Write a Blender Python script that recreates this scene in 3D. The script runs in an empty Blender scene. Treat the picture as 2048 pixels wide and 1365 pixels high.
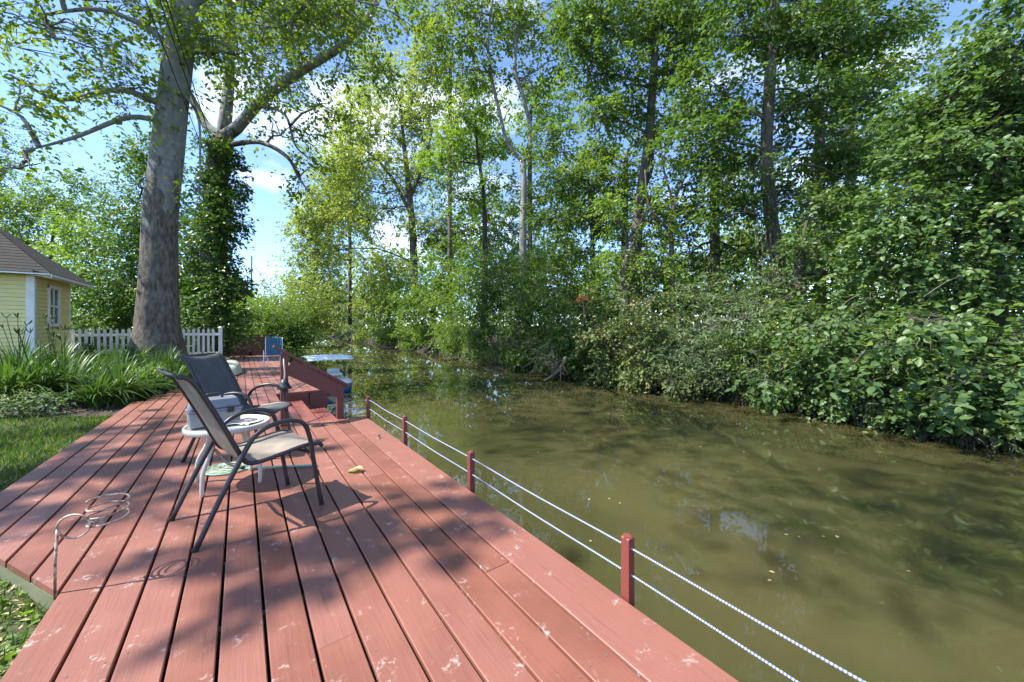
import bpy, bmesh, math, random
import numpy as np
from mathutils import Vector, Matrix

# ------------------------------------------------------------------ camera, sky, sun
random.seed(7); RNG = np.random.default_rng(11)
SC = bpy.context.scene; COL = SC.collection
F, CX, HY, H = 740.0, 1024.0, 657.0, 1.4          # focal length in px of a 2048 wide frame, horizon row, eye height
TH = math.atan(542/740); S_, C_ = math.sin(TH), math.cos(TH)
RIGHT = np.array([C_, -S_, 0.]); FWD = np.array([S_, C_, 0.]); UP = np.array([0, 0, 1.])
cam_d = bpy.data.cameras.new('camera'); cam = bpy.data.objects.new('camera', cam_d); COL.objects.link(cam)
cam.location = (0, 0, H); cam.rotation_euler = (math.pi/2, 0, -TH)
cam_d.sensor_width = 36; cam_d.lens = F/2048*36; cam_d.shift_y = (HY-682.5)/2048
cam_d.clip_start = .05; cam_d.clip_end = 2000
SC.camera = cam
SUN_EL = math.radians(52)
_l = (-math.cos(math.radians(16)), -math.sin(math.radians(16)))        # towards the sun, (right, forward)
SUN_H = _l[0]*RIGHT + _l[1]*FWD
SUN = SUN_H*math.cos(SUN_EL) + UP*math.sin(SUN_EL)
sl = bpy.data.lights.new('sun', 'SUN'); so = bpy.data.objects.new('sun', sl); COL.objects.link(so)
sl.energy = 3.8; sl.angle = math.radians(.55); sl.color = (1, .95, .86)
so.rotation_euler = Vector(SUN).to_track_quat('Z', 'Y').to_euler()
W = bpy.data.worlds.new('World'); SC.world = W; W.use_nodes = True
nt = W.node_tree; bg = nt.nodes['Background']
sky = nt.nodes.new('ShaderNodeTexSky'); sky.sky_type = 'NISHITA'; sky.sun_disc = False
sky.sun_elevation = SUN_EL; sky.sun_rotation = math.atan2(SUN_H[0], SUN_H[1]); sky.air_density = .7; sky.dust_density = .05; sky.ozone_density = 4.0
tc = nt.nodes.new('ShaderNodeTexCoord'); mp = nt.nodes.new('ShaderNodeMapping'); mp.inputs['Scale'].default_value = (1, 1, 2.2)
mp.inputs['Location'].default_value = (.35, .1, .2)
nz = nt.nodes.new('ShaderNodeTexNoise'); nz.inputs['Scale'].default_value = 2.6; nz.inputs['Detail'].default_value = 9; nz.inputs['Roughness'].default_value = .56
cr = nt.nodes.new('ShaderNodeValToRGB'); cr.color_ramp.elements[0].position = .53; cr.color_ramp.elements[1].position = .78
mx = nt.nodes.new('ShaderNodeMixRGB'); mx.inputs[2].default_value = (6.6, 6.9, 7.3, 1)
nt.links.new(tc.outputs['Generated'], mp.inputs[0]); nt.links.new(mp.outputs[0], nz.inputs['Vector'])
nt.links.new(nz.outputs[0], cr.inputs[0]); nt.links.new(cr.outputs[0], mx.inputs[0]); nt.links.new(sky.outputs[0], mx.inputs[1])
nt.links.new(mx.outputs[0], bg.inputs[0]); bg.inputs[1].default_value = .15
SC.view_settings.view_transform = 'Standard'; SC.view_settings.look = 'None'; SC.view_settings.gamma = 1
SC.view_settings.exposure = 1.55
cy = SC.cycles; cy.max_bounces = 7; cy.diffuse_bounces = 4; cy.glossy_bounces = 3; cy.transmission_bounces = 4; cy.transparent_max_bounces = 6
cy.caustics_reflective = False; cy.caustics_refractive = False; cy.use_denoising = True

# ------------------------------------------------------------------ helpers
def P(x, y, d):            # the place seen at pixel (x, y) at depth d
    return (x-CX)/F*d*RIGHT + d*FWD + UP*(H-(y-HY)*d/F)
def G(x, y, z=0.):         # the place seen at pixel (x, y) on the level z
    return P(x, y, F*(H-z)/(y-HY))
def nrm(a): return a/np.maximum(np.linalg.norm(a, axis=-1, keepdims=True), 1e-9)
def tagit(o, label=None, cat=None, group=None, kind=None):
    if label: o['label'] = label
    if cat: o['category'] = cat
    if group: o['group'] = group
    if kind: o['kind'] = kind
    return o
def empty(name, loc, label=None, cat=None, group=None, rz=0):
    o = bpy.data.objects.new(name, None); COL.objects.link(o); o.location = loc; o.rotation_euler = (0, 0, rz)
    o.empty_display_size = .1
    return tagit(o, label, cat, group)
def link(name, me, mat, parent=None, world=True):
    o = bpy.data.objects.new(name, me); COL.objects.link(o)
    if mat and not me.materials: me.materials.append(mat)
    if parent is not None:
        o.parent = parent
        if world:
            if parent.parent is None:
                o.matrix_parent_inverse = (Matrix.Translation(parent.location) @ parent.rotation_euler.to_matrix().to_4x4()).inverted()
            elif parent.location.length: o.matrix_parent_inverse = Matrix.Translation(parent.location).inverted()
    return o
class MB:
    def __init__(s): s.v = []; s.f = []
    def add(s, v, f):
        n = len(s.v); s.v += [tuple(map(float, p)) for p in v]; s.f += [tuple(i+n for i in q) for q in f]; return s
    def box(s, c, sz, ax=None, ch=0.0):        # centre, size, axes(3x3 rows); ch chamfers the long edges
        ax = np.eye(3) if ax is None else np.array(ax); c = np.array(c, float); h = np.array(sz)/2
        if ch <= 0:
            v = [c+ax.T@(h*np.array(k)) for k in ((-1,-1,-1),(1,-1,-1),(1,1,-1),(-1,1,-1),(-1,-1,1),(1,-1,1),(1,1,1),(-1,1,1))]
            return s.add(v, [(0,3,2,1),(4,5,6,7),(0,1,5,4),(1,2,6,5),(2,3,7,6),(3,0,4,7)])
        a, b = h[0], h[2]
        prof = [(-a+ch,-b),(a-ch,-b),(a,-b+ch),(a,b-ch),(a-ch,b),(-a+ch,b),(-a,b-ch),(-a,-b+ch)]
        v = [c+ax.T@np.array((x, -h[1], z)) for x, z in prof]+[c+ax.T@np.array((x, h[1], z)) for x, z in prof]
        f = [(i, (i+1) % 8, 8+(i+1) % 8, 8+i) for i in range(8)]+[tuple(range(7, -1, -1)), tuple(range(8, 16))]
        return s.add(v, f)
    def beam(s, a, b, w, h, up=(0, 0, 1), ch=0.0):
        a = np.array(a, float); b = np.array(b, float); y = nrm(b-a); x = nrm(np.cross(y, np.array(up, float))); z = np.cross(x, y)
        return s.box((a+b)/2, (w, np.linalg.norm(b-a), h), (x, y, z), ch)
    def tube(s, pts, r, n=8, cap=True, flat=None):
        pts = np.array(pts, float); m = len(pts); r = np.full(m, r) if np.isscalar(r) else np.array(r, float)
        t = nrm(np.gradient(pts, axis=0)); ref = np.array([0, 0, 1.]) if abs(t[0][2]) < .9 else np.array([1., 0, 0])
        x = nrm(np.cross(t[0], ref)); V = []
        for i in range(m):
            x = nrm(x-t[i]*np.dot(x, t[i])); y = np.cross(t[i], x)
            for k in range(n):
                a = 2*math.pi*k/n; V.append(pts[i]+r[i]*(math.cos(a)*x+math.sin(a)*y))
        Fc = [(i*n+k, i*n+(k+1) % n, (i+1)*n+(k+1) % n, (i+1)*n+k) for i in range(m-1) for k in range(n)]
        if cap: Fc += [tuple(range(n-1, -1, -1)), tuple(range((m-1)*n, m*n))]
        return s.add(V, Fc)
    def lathe(s, prof, c, n=24):
        V = [(c[0]+r*math.cos(2*math.pi*k/n), c[1]+r*math.sin(2*math.pi*k/n), c[2]+z) for r, z in prof for k in range(n)]
        Fc = [(i*n+k, i*n+(k+1) % n, (i+1)*n+(k+1) % n, (i+1)*n+k) for i in range(len(prof)-1) for k in range(n)]
        Fc += [tuple(range(n-1, -1, -1)), tuple(range((len(prof)-1)*n, len(prof)*n))]
        return s.add(V, Fc)
    def mesh(s, name, smooth=False):
        me = bpy.data.meshes.new(name); me.from_pydata(s.v, [], s.f); me.update()
        if smooth: me.polygons.foreach_set('use_smooth', [True]*len(me.polygons))
        return me
    def build(s, name, mat, parent=None, smooth=False): return link(name, s.mesh(name, smooth), mat, parent)
def spline(pts, k=6):
    p = np.array(pts, float); p = np.vstack([2*p[0]-p[1], p, 2*p[-1]-p[-2]]); out = []
    for i in range(1, len(p)-2):
        for j in range(k):
            t = j/k; a, b, c, d = p[i-1], p[i], p[i+1], p[i+2]
            out.append(.5*(2*b+(c-a)*t+(2*a-5*b+4*c-d)*t*t+(3*b-a-3*c+d)*t**3))
    out.append(p[-2]); return np.array(out)

# ------------------------------------------------------------------ materials
def mat(name, col, rough=.6, **kw):
    m = bpy.data.materials.new(name); m.use_nodes = True; b = m.node_tree.nodes['Principled BSDF']
    b.inputs['Base Color'].default_value = (*col, 1); b.inputs['Roughness'].default_value = rough
    for k, v in kw.items(): b.inputs[k.replace('_', ' ')].default_value = v
    return m
class N:                                              # small node helper
    def __init__(s, m): s.m = m; s.t = m.node_tree; s.b = s.t.nodes['Principled BSDF']
    def n(s, k, **kw):
        x = s.t.nodes.new('ShaderNode'+k)
        for a, v in kw.items():
            if a in x.inputs: x.inputs[a].default_value = v
            else: setattr(x, a, v)
        return x
    def l(s, a, b): s.t.links.new(a, b)
    def coords(s, kind='Object', scale=(1, 1, 1), rnd=False):
        c = s.n('TexCoord'); m = s.n('Mapping'); m.inputs['Scale'].default_value = scale; s.l(c.outputs[kind], m.inputs[0])
        if rnd:
            o = s.n('ObjectInfo'); k = s.n('Math', operation='MULTIPLY'); k.inputs[1].default_value = 57.0; s.l(o.outputs['Random'], k.inputs[0])
            cb = s.n('CombineXYZ'); s.l(k.outputs[0], cb.inputs[0]); s.l(k.outputs[0], cb.inputs[1]); s.l(cb.outputs[0], m.inputs['Location'])
        return m.outputs[0]
    def noise(s, vec, scale, detail=4, rough=.55):
        x = s.n('TexNoise'); x.inputs['Scale'].default_value = scale; x.inputs['Detail'].default_value = detail; x.inputs['Roughness'].default_value = rough
        s.l(vec, x.inputs['Vector']); return x.outputs[0]
    def ramp(s, fac, *stops):
        x = s.n('ValToRGB'); e = x.color_ramp.elements
        while len(e) < len(stops): e.new(.5)
        for q, (p, c) in zip(e, stops): q.position = p; q.color = (*c, 1) if len(c) == 3 else c
        s.l(fac, x.inputs[0]); return x.outputs[0]
    def mix(s, fac, a, b, mode='MIX'):
        x = s.n('MixRGB', blend_type=mode)
        for i, q in enumerate((fac, a, b)):
            if isinstance(q, (int, float)): x.inputs[i].default_value = q
            elif isinstance(q, tuple): x.inputs[i].default_value = (*q, 1)
            else: s.l(q, x.inputs[i])
        return x.outputs[0]
    def bump(s, h, st, dist=.02):
        x = s.n('Bump'); x.inputs['Strength'].default_value = st; x.inputs['Distance'].default_value = dist; s.l(h, x.inputs['Height']); s.l(x.outputs[0], s.b.inputs['Normal'])
    def base(s, c): s.l(c, s.b.inputs['Base Color'])
    def rough(s, c): s.l(c, s.b.inputs['Roughness'])
def paint_wood(name, col, worn, splat=0.0):
    m = mat(name, col, .5); q = N(m); v = q.coords('Object', (1, 1, 1), True); g = q.coords('Object', (26, 1.2, 26), True)
    grain = q.noise(g, 2.2, 5, .65); big = q.noise(v, 2.3, 4); oi = q.n('ObjectInfo')
    c = q.mix(q.ramp(big, (.35, (0, 0, 0)), (.7, (1, 1, 1))), tuple(x*.82 for x in col), tuple(min(1, x*1.15) for x in col))
    c = q.mix(q.ramp(oi.outputs['Random'], (0, (0, 0, 0)), (1, (.8, .8, .8))), c, worn)
    c = q.mix(q.ramp(grain, (.56, (0, 0, 0)), (.72, (.5, .5, .5))), c, tuple(x*.62 for x in col))
    if splat:
        a = q.noise(v, 6.5, 2); b = q.noise(v, 24, 6, .75)
        k = q.mix(1.0, q.ramp(a, (.55, (0, 0, 0)), (.66, (1, 1, 1))), q.ramp(b, (.54, (0, 0, 0)), (.64, (1, 1, 1))), 'MULTIPLY')
        k2 = q.ramp(q.noise(v, 75, 3, .6), (.74, (0, 0, 0)), (.77, (1, 1, 1)))
        kk = q.mix(1.0, k, k2, 'ADD')
        c = q.mix(q.mix(1.0, kk, (splat,)*3, 'MULTIPLY'), c, (.62, .56, .52))
    q.base(c); q.rough(q.ramp(big, (.3, (.38,)*3), (.7, (.6,)*3))); q.bump(grain, .35, .006); return m
M = {}
RED = (.205, .075, .049)
M['deck'] = paint_wood('deck_paint', RED, (.27, .115, .088), .5)
M['rail'] = paint_wood('rail_paint', (.125, .032, .026), (.14, .038, .03))
M['tread'] = paint_wood('tread_paint', (.20, .052, .04), (.25, .08, .06))
M['post'] = paint_wood('post_paint', (.16, .036, .028), (.19, .045, .034))
M['grey_wood'] = paint_wood('weathered_wood', (.2, .19, .13), (.17, .19, .11))
M['dark_metal'] = mat('brown_metal', (.045, .038, .040), .38, Metallic=.3)
M['white_metal'] = mat('cream_metal', (.55, .52, .45), .42)
M['white_paint'] = mat('white_paint', (.78, .77, .74), .5)
q = N(M['white_paint']); v_ = q.coords(); q.base(q.mix(q.ramp(q.noise(v_, 6, 5), (.4, (0,)*3), (.8, (.5,)*3)), (.8, .79, .76), (.55, .54, .48)))
def sling(name, a, b):
    m = mat(name, a, .75); q = N(m); v = q.coords('Object', (1, 1, 1)); w1 = q.noise(q.coords('Object', (8, 260, 260)), 1, 2); w2 = q.noise(q.coords('Object', (260, 8, 8)), 1, 2)
    c = q.mix(q.mix(.5, w1, w2), a, b); c = q.mix(q.ramp(q.noise(v, 6, 4), (.45, (0,)*3), (.75, (.4,)*3)), c, tuple(min(1, x*1.5) for x in b)); q.base(c); q.bump(q.mix(.5, w1, w2), .3, .002)
    t = q.n('BsdfTranslucent'); q.l(c, t.inputs[0]); ms = q.n('MixShader'); ms.inputs[0].default_value = .25
    o = q.t.nodes['Material Output']; q.l(q.b.outputs[0], ms.inputs[1]); q.l(t.outputs[0], ms.inputs[2]); q.l(ms.outputs[0], o.inputs[0]); return m
M['sling'] = sling('taupe_sling', (.20, .165, .13), (.40, .35, .29))
M['sling_dark'] = sling('charcoal_sling', (.055, .058, .064), (.15, .155, .165))
M['frost'] = mat('frosted_glass', (.48, .48, .45), .25)
M['box_grey'] = mat('grey_plastic', (.17, .185, .215), .45); M['box_light'] = mat('light_grey_plastic', (.27, .265, .26), .5)
M['black'] = mat('black_iron', (.02, .022, .027), .45); M['black_hole'] = mat('dark_rubber', (.015, .015, .015), .8)
M['cloth'] = mat('white_cloth', (.78, .77, .75), .8); M['tan'] = mat('tan_wood', (.42, .29, .19), .6)
M['net'] = mat('green_net', (.27, .35, .25), .7); M['teal'] = mat('teal_handle', (.16, .42, .35), .4)
M['rust'] = mat('rusty_wire', (.5, .36, .28), .5, Metallic=.3)
q = N(M['rust']); q.base(q.mix(q.ramp(q.noise(q.coords(), 30, 4), (.4, (0,)*3), (.65, (1,)*3)), (.58, .45, .37), (.2, .09, .05)))
M['rope'] = mat('blue_white_rope', (.5, .55, .75), .7)
q = N(M['rope']); w = q.n('TexWave', wave_type='BANDS', bands_direction='Y'); w.inputs['Scale'].default_value = 26.0; q.l(q.coords('Object', (1, 1, 3)), w.inputs['Vector'])
q.base(q.ramp(w.outputs[1], (.5, (.36, .385, .45)), (.75, (.07, .11, .28))))
M['purple_rope'] = mat('violet_rope', (.06, .055, .15), .7)
M['bell_rope'] = mat('old_rope', (.55, .48, .36), .8)
M['blue_strap'] = mat('blue_webbing', (.035, .115, .19), .7); M['teal_strap'] = mat('teal_webbing', (.12, .24, .25), .7)
M['canoe'] = mat('cream_hull', (.58, .56, .44), .4)
M['hull_blue'] = mat('blue_hull', (.05, .17, .36), .35); M['hull_white'] = mat('white_hull', (.75, .77, .78), .35); M['canopy'] = mat('white_vinyl', (.72, .78, .80), .5)
M['boat_tube'] = mat('green_tube', (.10, .20, .19), .4, Metallic=.4)
M['siding'] = mat('yellow_siding', (.72, .58, .20), .55)
q = N(M['siding']); v_ = q.coords('Object', (1, 1, 1), True); q.base(q.mix(q.ramp(q.noise(v_, 3, 5), (.35, (0,)*3), (.75, (1,)*3)), (.80, .70, .30), (.70, .60, .24)))
M['shingle'] = mat('asphalt_shingle', (.05, .045, .042), .9)
q = N(M['shingle']); v_ = q.coords('Object', (1, 1, 1), True); q.base(q.mix(q.noise(v_, 9, 6), (.010, .0095, .009), (.045, .04, .036))); q.bump(q.noise(v_, 120, 3), .5, .004)
M['glass'] = mat('window_glass', (.015, .018, .02), .05, IOR=1.5)
M['pole'] = mat('utility_pole_wood', (.13, .12, .11), .85); M['cable'] = mat('black_cable', (.012, .012, .013), .6)
def bark(name, dark, light, sc=6, mottled=False, za=3.2, zb=8.0):
    m = mat(name, dark, .85); q = N(m); v = q.coords('Object', (1, 1, .35)); n1 = q.noise(v, sc, 7, .62); c = q.mix(q.ramp(n1, (.36, (0,)*3), (.66, (1,)*3)), dark, light)
    if mottled:
        geo = q.n('NewGeometry'); sp = q.n('SeparateXYZ'); q.l(geo.outputs['Position'], sp.inputs[0])
        w = q.coords('Object', (1, 1, .5)); n2 = q.noise(w, 2.6, 5, .6); n3 = q.noise(w, 7.5, 4, .55)
        pale = q.mix(q.ramp(n3, (.45, (0,)*3), (.52, (1,)*3)), (.25, .25, .235), (.19, .195, .19)); pale = q.mix(q.ramp(n2, (.585, (0,)*3), (.605, (1,)*3)), pale, (.10, .075, .055))
        a = q.n('MapRange'); a.inputs[1].default_value = za; a.inputs[2].default_value = zb; q.l(sp.outputs[2], a.inputs[0])
        ad = q.n('Math', operation='ADD'); q.l(a.outputs[0], ad.inputs[0]); sb = q.n('Math', operation='SUBTRACT'); q.l(q.noise(w, 3.4, 6, .65), sb.inputs[0]); sb.inputs[1].default_value = .5
        ml = q.n('Math', operation='MULTIPLY'); ml.inputs[1].default_value = 2.2; q.l(sb.outputs[0], ml.inputs[0]); q.l(ml.outputs[0], ad.inputs[1])
        c = q.mix(q.ramp(ad.outputs[0], (.42, (0,)*3), (.56, (1,)*3)), c, pale)
    q.base(c); q.bump(q.mix(.5, n1, q.noise(q.coords('Object', (1, 1, .5)), sc*3.5, 5, .7)), 1.0, .06); return m
M['syc'] = bark('sycamore_bark', (.055, .045, .036), (.19, .16, .128), 11, True)
M['syc2'] = bark('ivied_sycamore_bark', (.035, .03, .022), (.11, .092, .07), 9, True, 8.5, 11.5)
M['syc_pale'] = bark('pale_sycamore_bark', (.12, .115, .10), (.30, .295, .27), 4)
M['bark'] = bark('grey_brown_bark', (.05, .042, .033), (.16, .135, .105), 8)
M['bark_dark'] = bark('dark_bark', (.03, .025, .02), (.085, .07, .055), 8)
M['dead'] = bark('dead_wood', (.09, .07, .052), (.22, .18, .14), 8)
def leafm(name, a, b, tr=.4, rough=.45, odd=None):
    g = lambda c: tuple(x*k for x, k in zip(c, (1.38, 1.32, 1.2))); a, b, odd = g(a), g(b), odd and g(odd)
    m = mat(name, a, rough); q = N(m); at = q.n('Attribute', attribute_name='rnd'); c = q.ramp(at.outputs['Fac'], (0, a), (.8, b), (1, odd or b))
    q.base(c); q.b.inputs['Specular IOR Level'].default_value = .35
    t = q.n('BsdfTranslucent'); tcv = q.mix(1.0, c, (1.5, 1.55, .55), 'MULTIPLY'); q.l(tcv, t.inputs[0]); ms = q.n('MixShader'); ms.inputs[0].default_value = tr
    o = q.t.nodes['Material Output']; q.l(q.b.outputs[0], ms.inputs[1]); q.l(t.outputs[0], ms.inputs[2]); q.l(ms.outputs[0], o.inputs[0]); return m
L = {
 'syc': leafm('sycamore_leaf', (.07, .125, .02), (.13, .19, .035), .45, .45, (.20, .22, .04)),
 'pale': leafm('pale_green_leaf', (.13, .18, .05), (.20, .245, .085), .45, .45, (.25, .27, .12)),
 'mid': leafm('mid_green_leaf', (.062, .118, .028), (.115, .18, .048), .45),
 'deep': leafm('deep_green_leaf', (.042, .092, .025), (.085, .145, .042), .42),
 'ivy': leafm('ivy_leaf', (.03, .075, .018), (.07, .13, .03), .3, .35),
 'blue': leafm('blue_green_leaf', (.06, .11, .055), (.12, .175, .09), .35),
 'lime': leafm('lime_leaf', (.085, .155, .03), (.15, .23, .055), .45),
 'rusty': leafm('cream_brown_leaf', (.055, .10, .034), (.12, .155, .058), .35, .5, (.42, .30, .18)),
 'linden': leafm('broad_green_leaf', (.042, .09, .034), (.095, .16, .058), .38, .4, (.15, .21, .05)),
 'red': leafm('red_leaf', (.22, .035, .02), (.3, .06, .03), .3),
 'lily': leafm('daylily_leaf', (.03, .075, .018), (.075, .135, .036), .3, .4),
 'grass': leafm('grass_blade', (.038, .085, .013), (.075, .14, .025), .35, .5, (.25, .22, .09)),
 'dry': leafm('dry_leaf', (.30, .27, .15), (.36, .33, .2), .2, .6),
 'float': leafm('floating_leaf', (.22, .19, .09), (.32, .28, .15), .1, .6),
}
# ------------------------------------------------------------------ leaf and tree builders
DM = 2.1; TW = [0, 0]
def half(pts):             # left outline from base to tip -> leaf folded along the midrib
    n = len(pts); v = [(0, 0, 0), (0, 1, -.06)]+[(-x, y, .28*x) for x, y in pts]+[(x, y, .28*x) for x, y in pts]
    return np.array(v, float), [(0, 1)+tuple(range(1+n, 1, -1)), (0,)+tuple(range(2+n, 2+2*n))+(1,)]
SH = {'oval': half([(.26, .25), (.25, .65)]), 'kite': half([(.33, .42)]), 'lance': half([(.13, .3), (.10, .7)]), 'kiteg': half([(.06, .3)]), 'twig': half([(.011, .2)]),
      'heart': half([(.30, -.06), (.46, .28), (.27, .72)]), 'lobed': half([(.52, .16), (.24, .42), (.34, .74)])}
NLEAF = [0]
def leaf_mesh(name, pos, axis, normal, size, shape, rnd):
    tv, tf = SH[shape]; n = len(pos); NLEAF[0] += n
    a = nrm(axis); x = nrm(np.cross(a, normal)); z = np.cross(x, a)
    V = (pos[:, None, :]+size[:, None, None]*(tv[None, :, 0, None]*x[:, None, :]+tv[None, :, 1, None]*a[:, None, :]+tv[None, :, 2, None]*z[:, None, :])).reshape(-1, 3)
    k = len(tv); fl = np.array([i for f in tf for i in f]); ln = np.array([len(f) for f in tf])
    loops = (fl[None, :]+k*np.arange(n)[:, None]).ravel(); tot = np.tile(ln, n); st = np.concatenate([[0], np.cumsum(tot)[:-1]])
    me = bpy.data.meshes.new(name); me.vertices.add(len(V)); me.vertices.foreach_set('co', V.ravel().astype(np.float32))
    me.loops.add(len(loops)); me.loops.foreach_set('vertex_index', loops.astype(np.int32))
    me.polygons.add(len(tot)); me.polygons.foreach_set('loop_start', st.astype(np.int32)); me.polygons.foreach_set('loop_total', tot.astype(np.int32))
    at = me.attributes.new('rnd', 'FLOAT', 'FACE'); at.data.foreach_set('value', np.repeat(rnd, len(tf)).astype(np.float32))
    me.update(calc_edges=True); return me
AX = np.array([RIGHT, FWD, UP])
def sprays(blobs, leaf, dens, per=9, clump=.27, twig=.55, droop=.25, shell=.5):
    """blobs: (centre, (r_right, r_forward, r_up)); leaves sit along short twigs, twigs in clumps"""
    O, D, cl, C0, CT = [], [], [], [], []
    for c, r in blobs:
        r = np.array(r, float); area = math.pi*r[0]*r[2]; n = max(12, int(DM*dens*area/(leaf*leaf*.42)/per))
        m = max(5, int(n/16)); u = nrm(RNG.normal(size=(m, 3))); rad = RNG.uniform(0, 1, (m, 1))**shell
        cc = (u*rad*r)@AX+c; cl.append(cc); i = RNG.integers(0, m, n)
        sg = clump*np.minimum(r, r.mean()*1.2)*np.array([1, 1, .62]); o = cc[i]+(RNG.normal(size=(n, 3))*sg)@AX
        d = nrm(nrm(o-c)*1.0+RNG.normal(size=(n, 3))*.55-UP*droop); O.append(o); D.append(d); C0.append(cc[i]); CT.append(RNG.uniform(0, 1, m)[i])
    O = np.vstack(O); D = np.vstack(D); C0 = np.vstack(C0); CT = np.concatenate(CT)[:, None]; T = len(O)
    s = (np.arange(per)+.5)/per; side = nrm(np.cross(D, UP)+RNG.normal(size=(T, 3))*.15); sg = np.where(np.arange(per) % 2 == 0, 1., -1.)
    pos = O[:, None, :]+D[:, None, :]*(s*twig)[None, :, None]-UP*(s**2*twig*.25)[None, :, None]+RNG.normal(size=(T, per, 3))*leaf*.25
    ax = D[:, None, :]*.55+side[:, None, :]*sg[None, :, None]*.8-UP*.28+RNG.normal(size=(T, per, 3))*.35
    nn = UP*.85+D[:, None, :]*.25+RNG.normal(size=(T, per, 3))*.42
    rd = np.clip(CT*.45+RNG.uniform(0, 1, (T, 1))*.25+RNG.uniform(0, 1, (T, per))*.35, 0, 1)
    sz = leaf*RNG.uniform(.5, 1.3, (T, per)); TW[:] = [np.vstack([O, C0]), np.vstack([D*twig, O-C0])]
    return pos.reshape(-1, 3), ax.reshape(-1, 3), nn.reshape(-1, 3), sz.ravel(), rd.ravel(), cl
def limb_mesh(mb, a, b, r0, r1, n=5, wob=.10, sag=.12):
    a = np.array(a); b = np.array(b); ln = np.linalg.norm(b-a); t = np.linspace(0, 1, 6)[:, None]
    p = a+(b-a)*t+UP*(np.sin(t*math.pi)*ln*sag)+RNG.normal(size=(6, 3))*ln*wob*.35*np.sin(t*math.pi)
    mb.tube(p, np.linspace(r0, r1, 6), n, cap=False)
def blob(x, y, d, rx, ry, rd=None):
    k = d/F; return (P(x, y, d), (rx*k, rd if rd else .75*rx*k, ry*k))
def tree(name, label, cat, trunks, blobs, lm, leaf, dens, bk, shape='oval', group=None, base=None, per=9, twig=.55, br=.05, droop=.25, clump=.27, shell=.5, nbr=7, limbs=()):
    """trunks: list of (points, radii); blobs in space"""
    b0 = np.array(trunks[0][0][0]) if trunks else np.array(base)
    root = empty(name, b0, label, cat, group)
    if trunks:
        mb = MB()
        for pts, rr in trunks:
            p = spline(pts, 5); ri = np.interp(np.linspace(0, 1, len(p)), np.linspace(0, 1, len(rr)), rr)*(1+RNG.normal(size=len(p))*.03); mb.tube(p, ri, 14 if rr[0] > .2 else 9)
        if trunks[0][1][0] > .7:
            pts, rr = trunks[0]; p = spline(pts, 14); ri = np.interp(np.linspace(0, 1, len(p)), np.linspace(0, 1, len(rr)), rr); mb = MB(); mb.tube(p, ri, 48); V = np.array(mb.v).reshape(len(p), 48, 3); c = p[:, None, :]; h_ = (p[:, 2]-p[0, 2])[:, None]; a = np.linspace(0, 2*math.pi, 48, endpoint=False)[None, :]
            k = 1+.018*np.sin(3*a+h_*.7)+.012*np.sin(7*a-h_*1.9)+RNG.normal(size=(len(p), 48))*.010*np.exp(-h_/6)+np.exp(-h_/.55)*(.10+.16*np.clip(np.sin(5*a+.6), 0, 1))
            mb.v = [tuple(x) for x in (c+(V-c)*k[:, :, None]).reshape(-1, 3)]
        mb.build('trunk', bk, root, True)
    allp = np.vstack([spline(t[0], 5) for t in trunks]) if trunks else np.array([b0, b0+UP*.4])
    if np.linalg.norm(b0[:2]) > 15.5 and shape in ('oval', 'lobed', 'heart'): shape = 'kite'
    pos, ax, nn, sz, rd, cl = sprays(blobs, leaf, dens, per, clump, twig, droop, shell)
    mb = MB()
    for pts, rr in limbs:
        p = spline(pts, 5); mb.tube(p, np.interp(np.linspace(0, 1, len(p)), np.linspace(0, 1, len(rr)), rr), 8, cap=False)
    lp = np.vstack([allp]+[spline(l[0], 5) for l in limbs]) if limbs else allp
    for (c, r), cc in zip(blobs, cl):
        cand = lp-UP*np.array(r)[2]*.25; j = np.argmin(np.linalg.norm(lp-(c-UP*r[2]*.5), axis=1)); a = lp[j]; hub = c-UP*r[2]*.25
        limb_mesh(mb, a, hub, br, br*.55)
        for k in RNG.permutation(len(cc))[:nbr]: limb_mesh(mb, hub if RNG.random() < .7 else a*.5+hub*.5, cc[k], br*.5, br*.12, 4)
    mb.build('branches', bk, root, True)['kind'] = 'stuff'
    if np.linalg.norm(b0[:2]) < 24:
        ln = np.linalg.norm(TW[1], axis=1); kk = (ln > .05) & (RNG.uniform(0, 1, len(ln)) < .7); link('twigs', leaf_mesh('twigs', TW[0][kk], TW[1][kk], RNG.normal(size=(kk.sum(), 3)), ln[kk], 'twig', ln[kk]), bk, root)['kind'] = 'stuff'
    o = link('crown' if trunks else 'foliage', leaf_mesh('leaves', pos, ax, nn, sz, shape, rd), lm, root)
    return root

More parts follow.
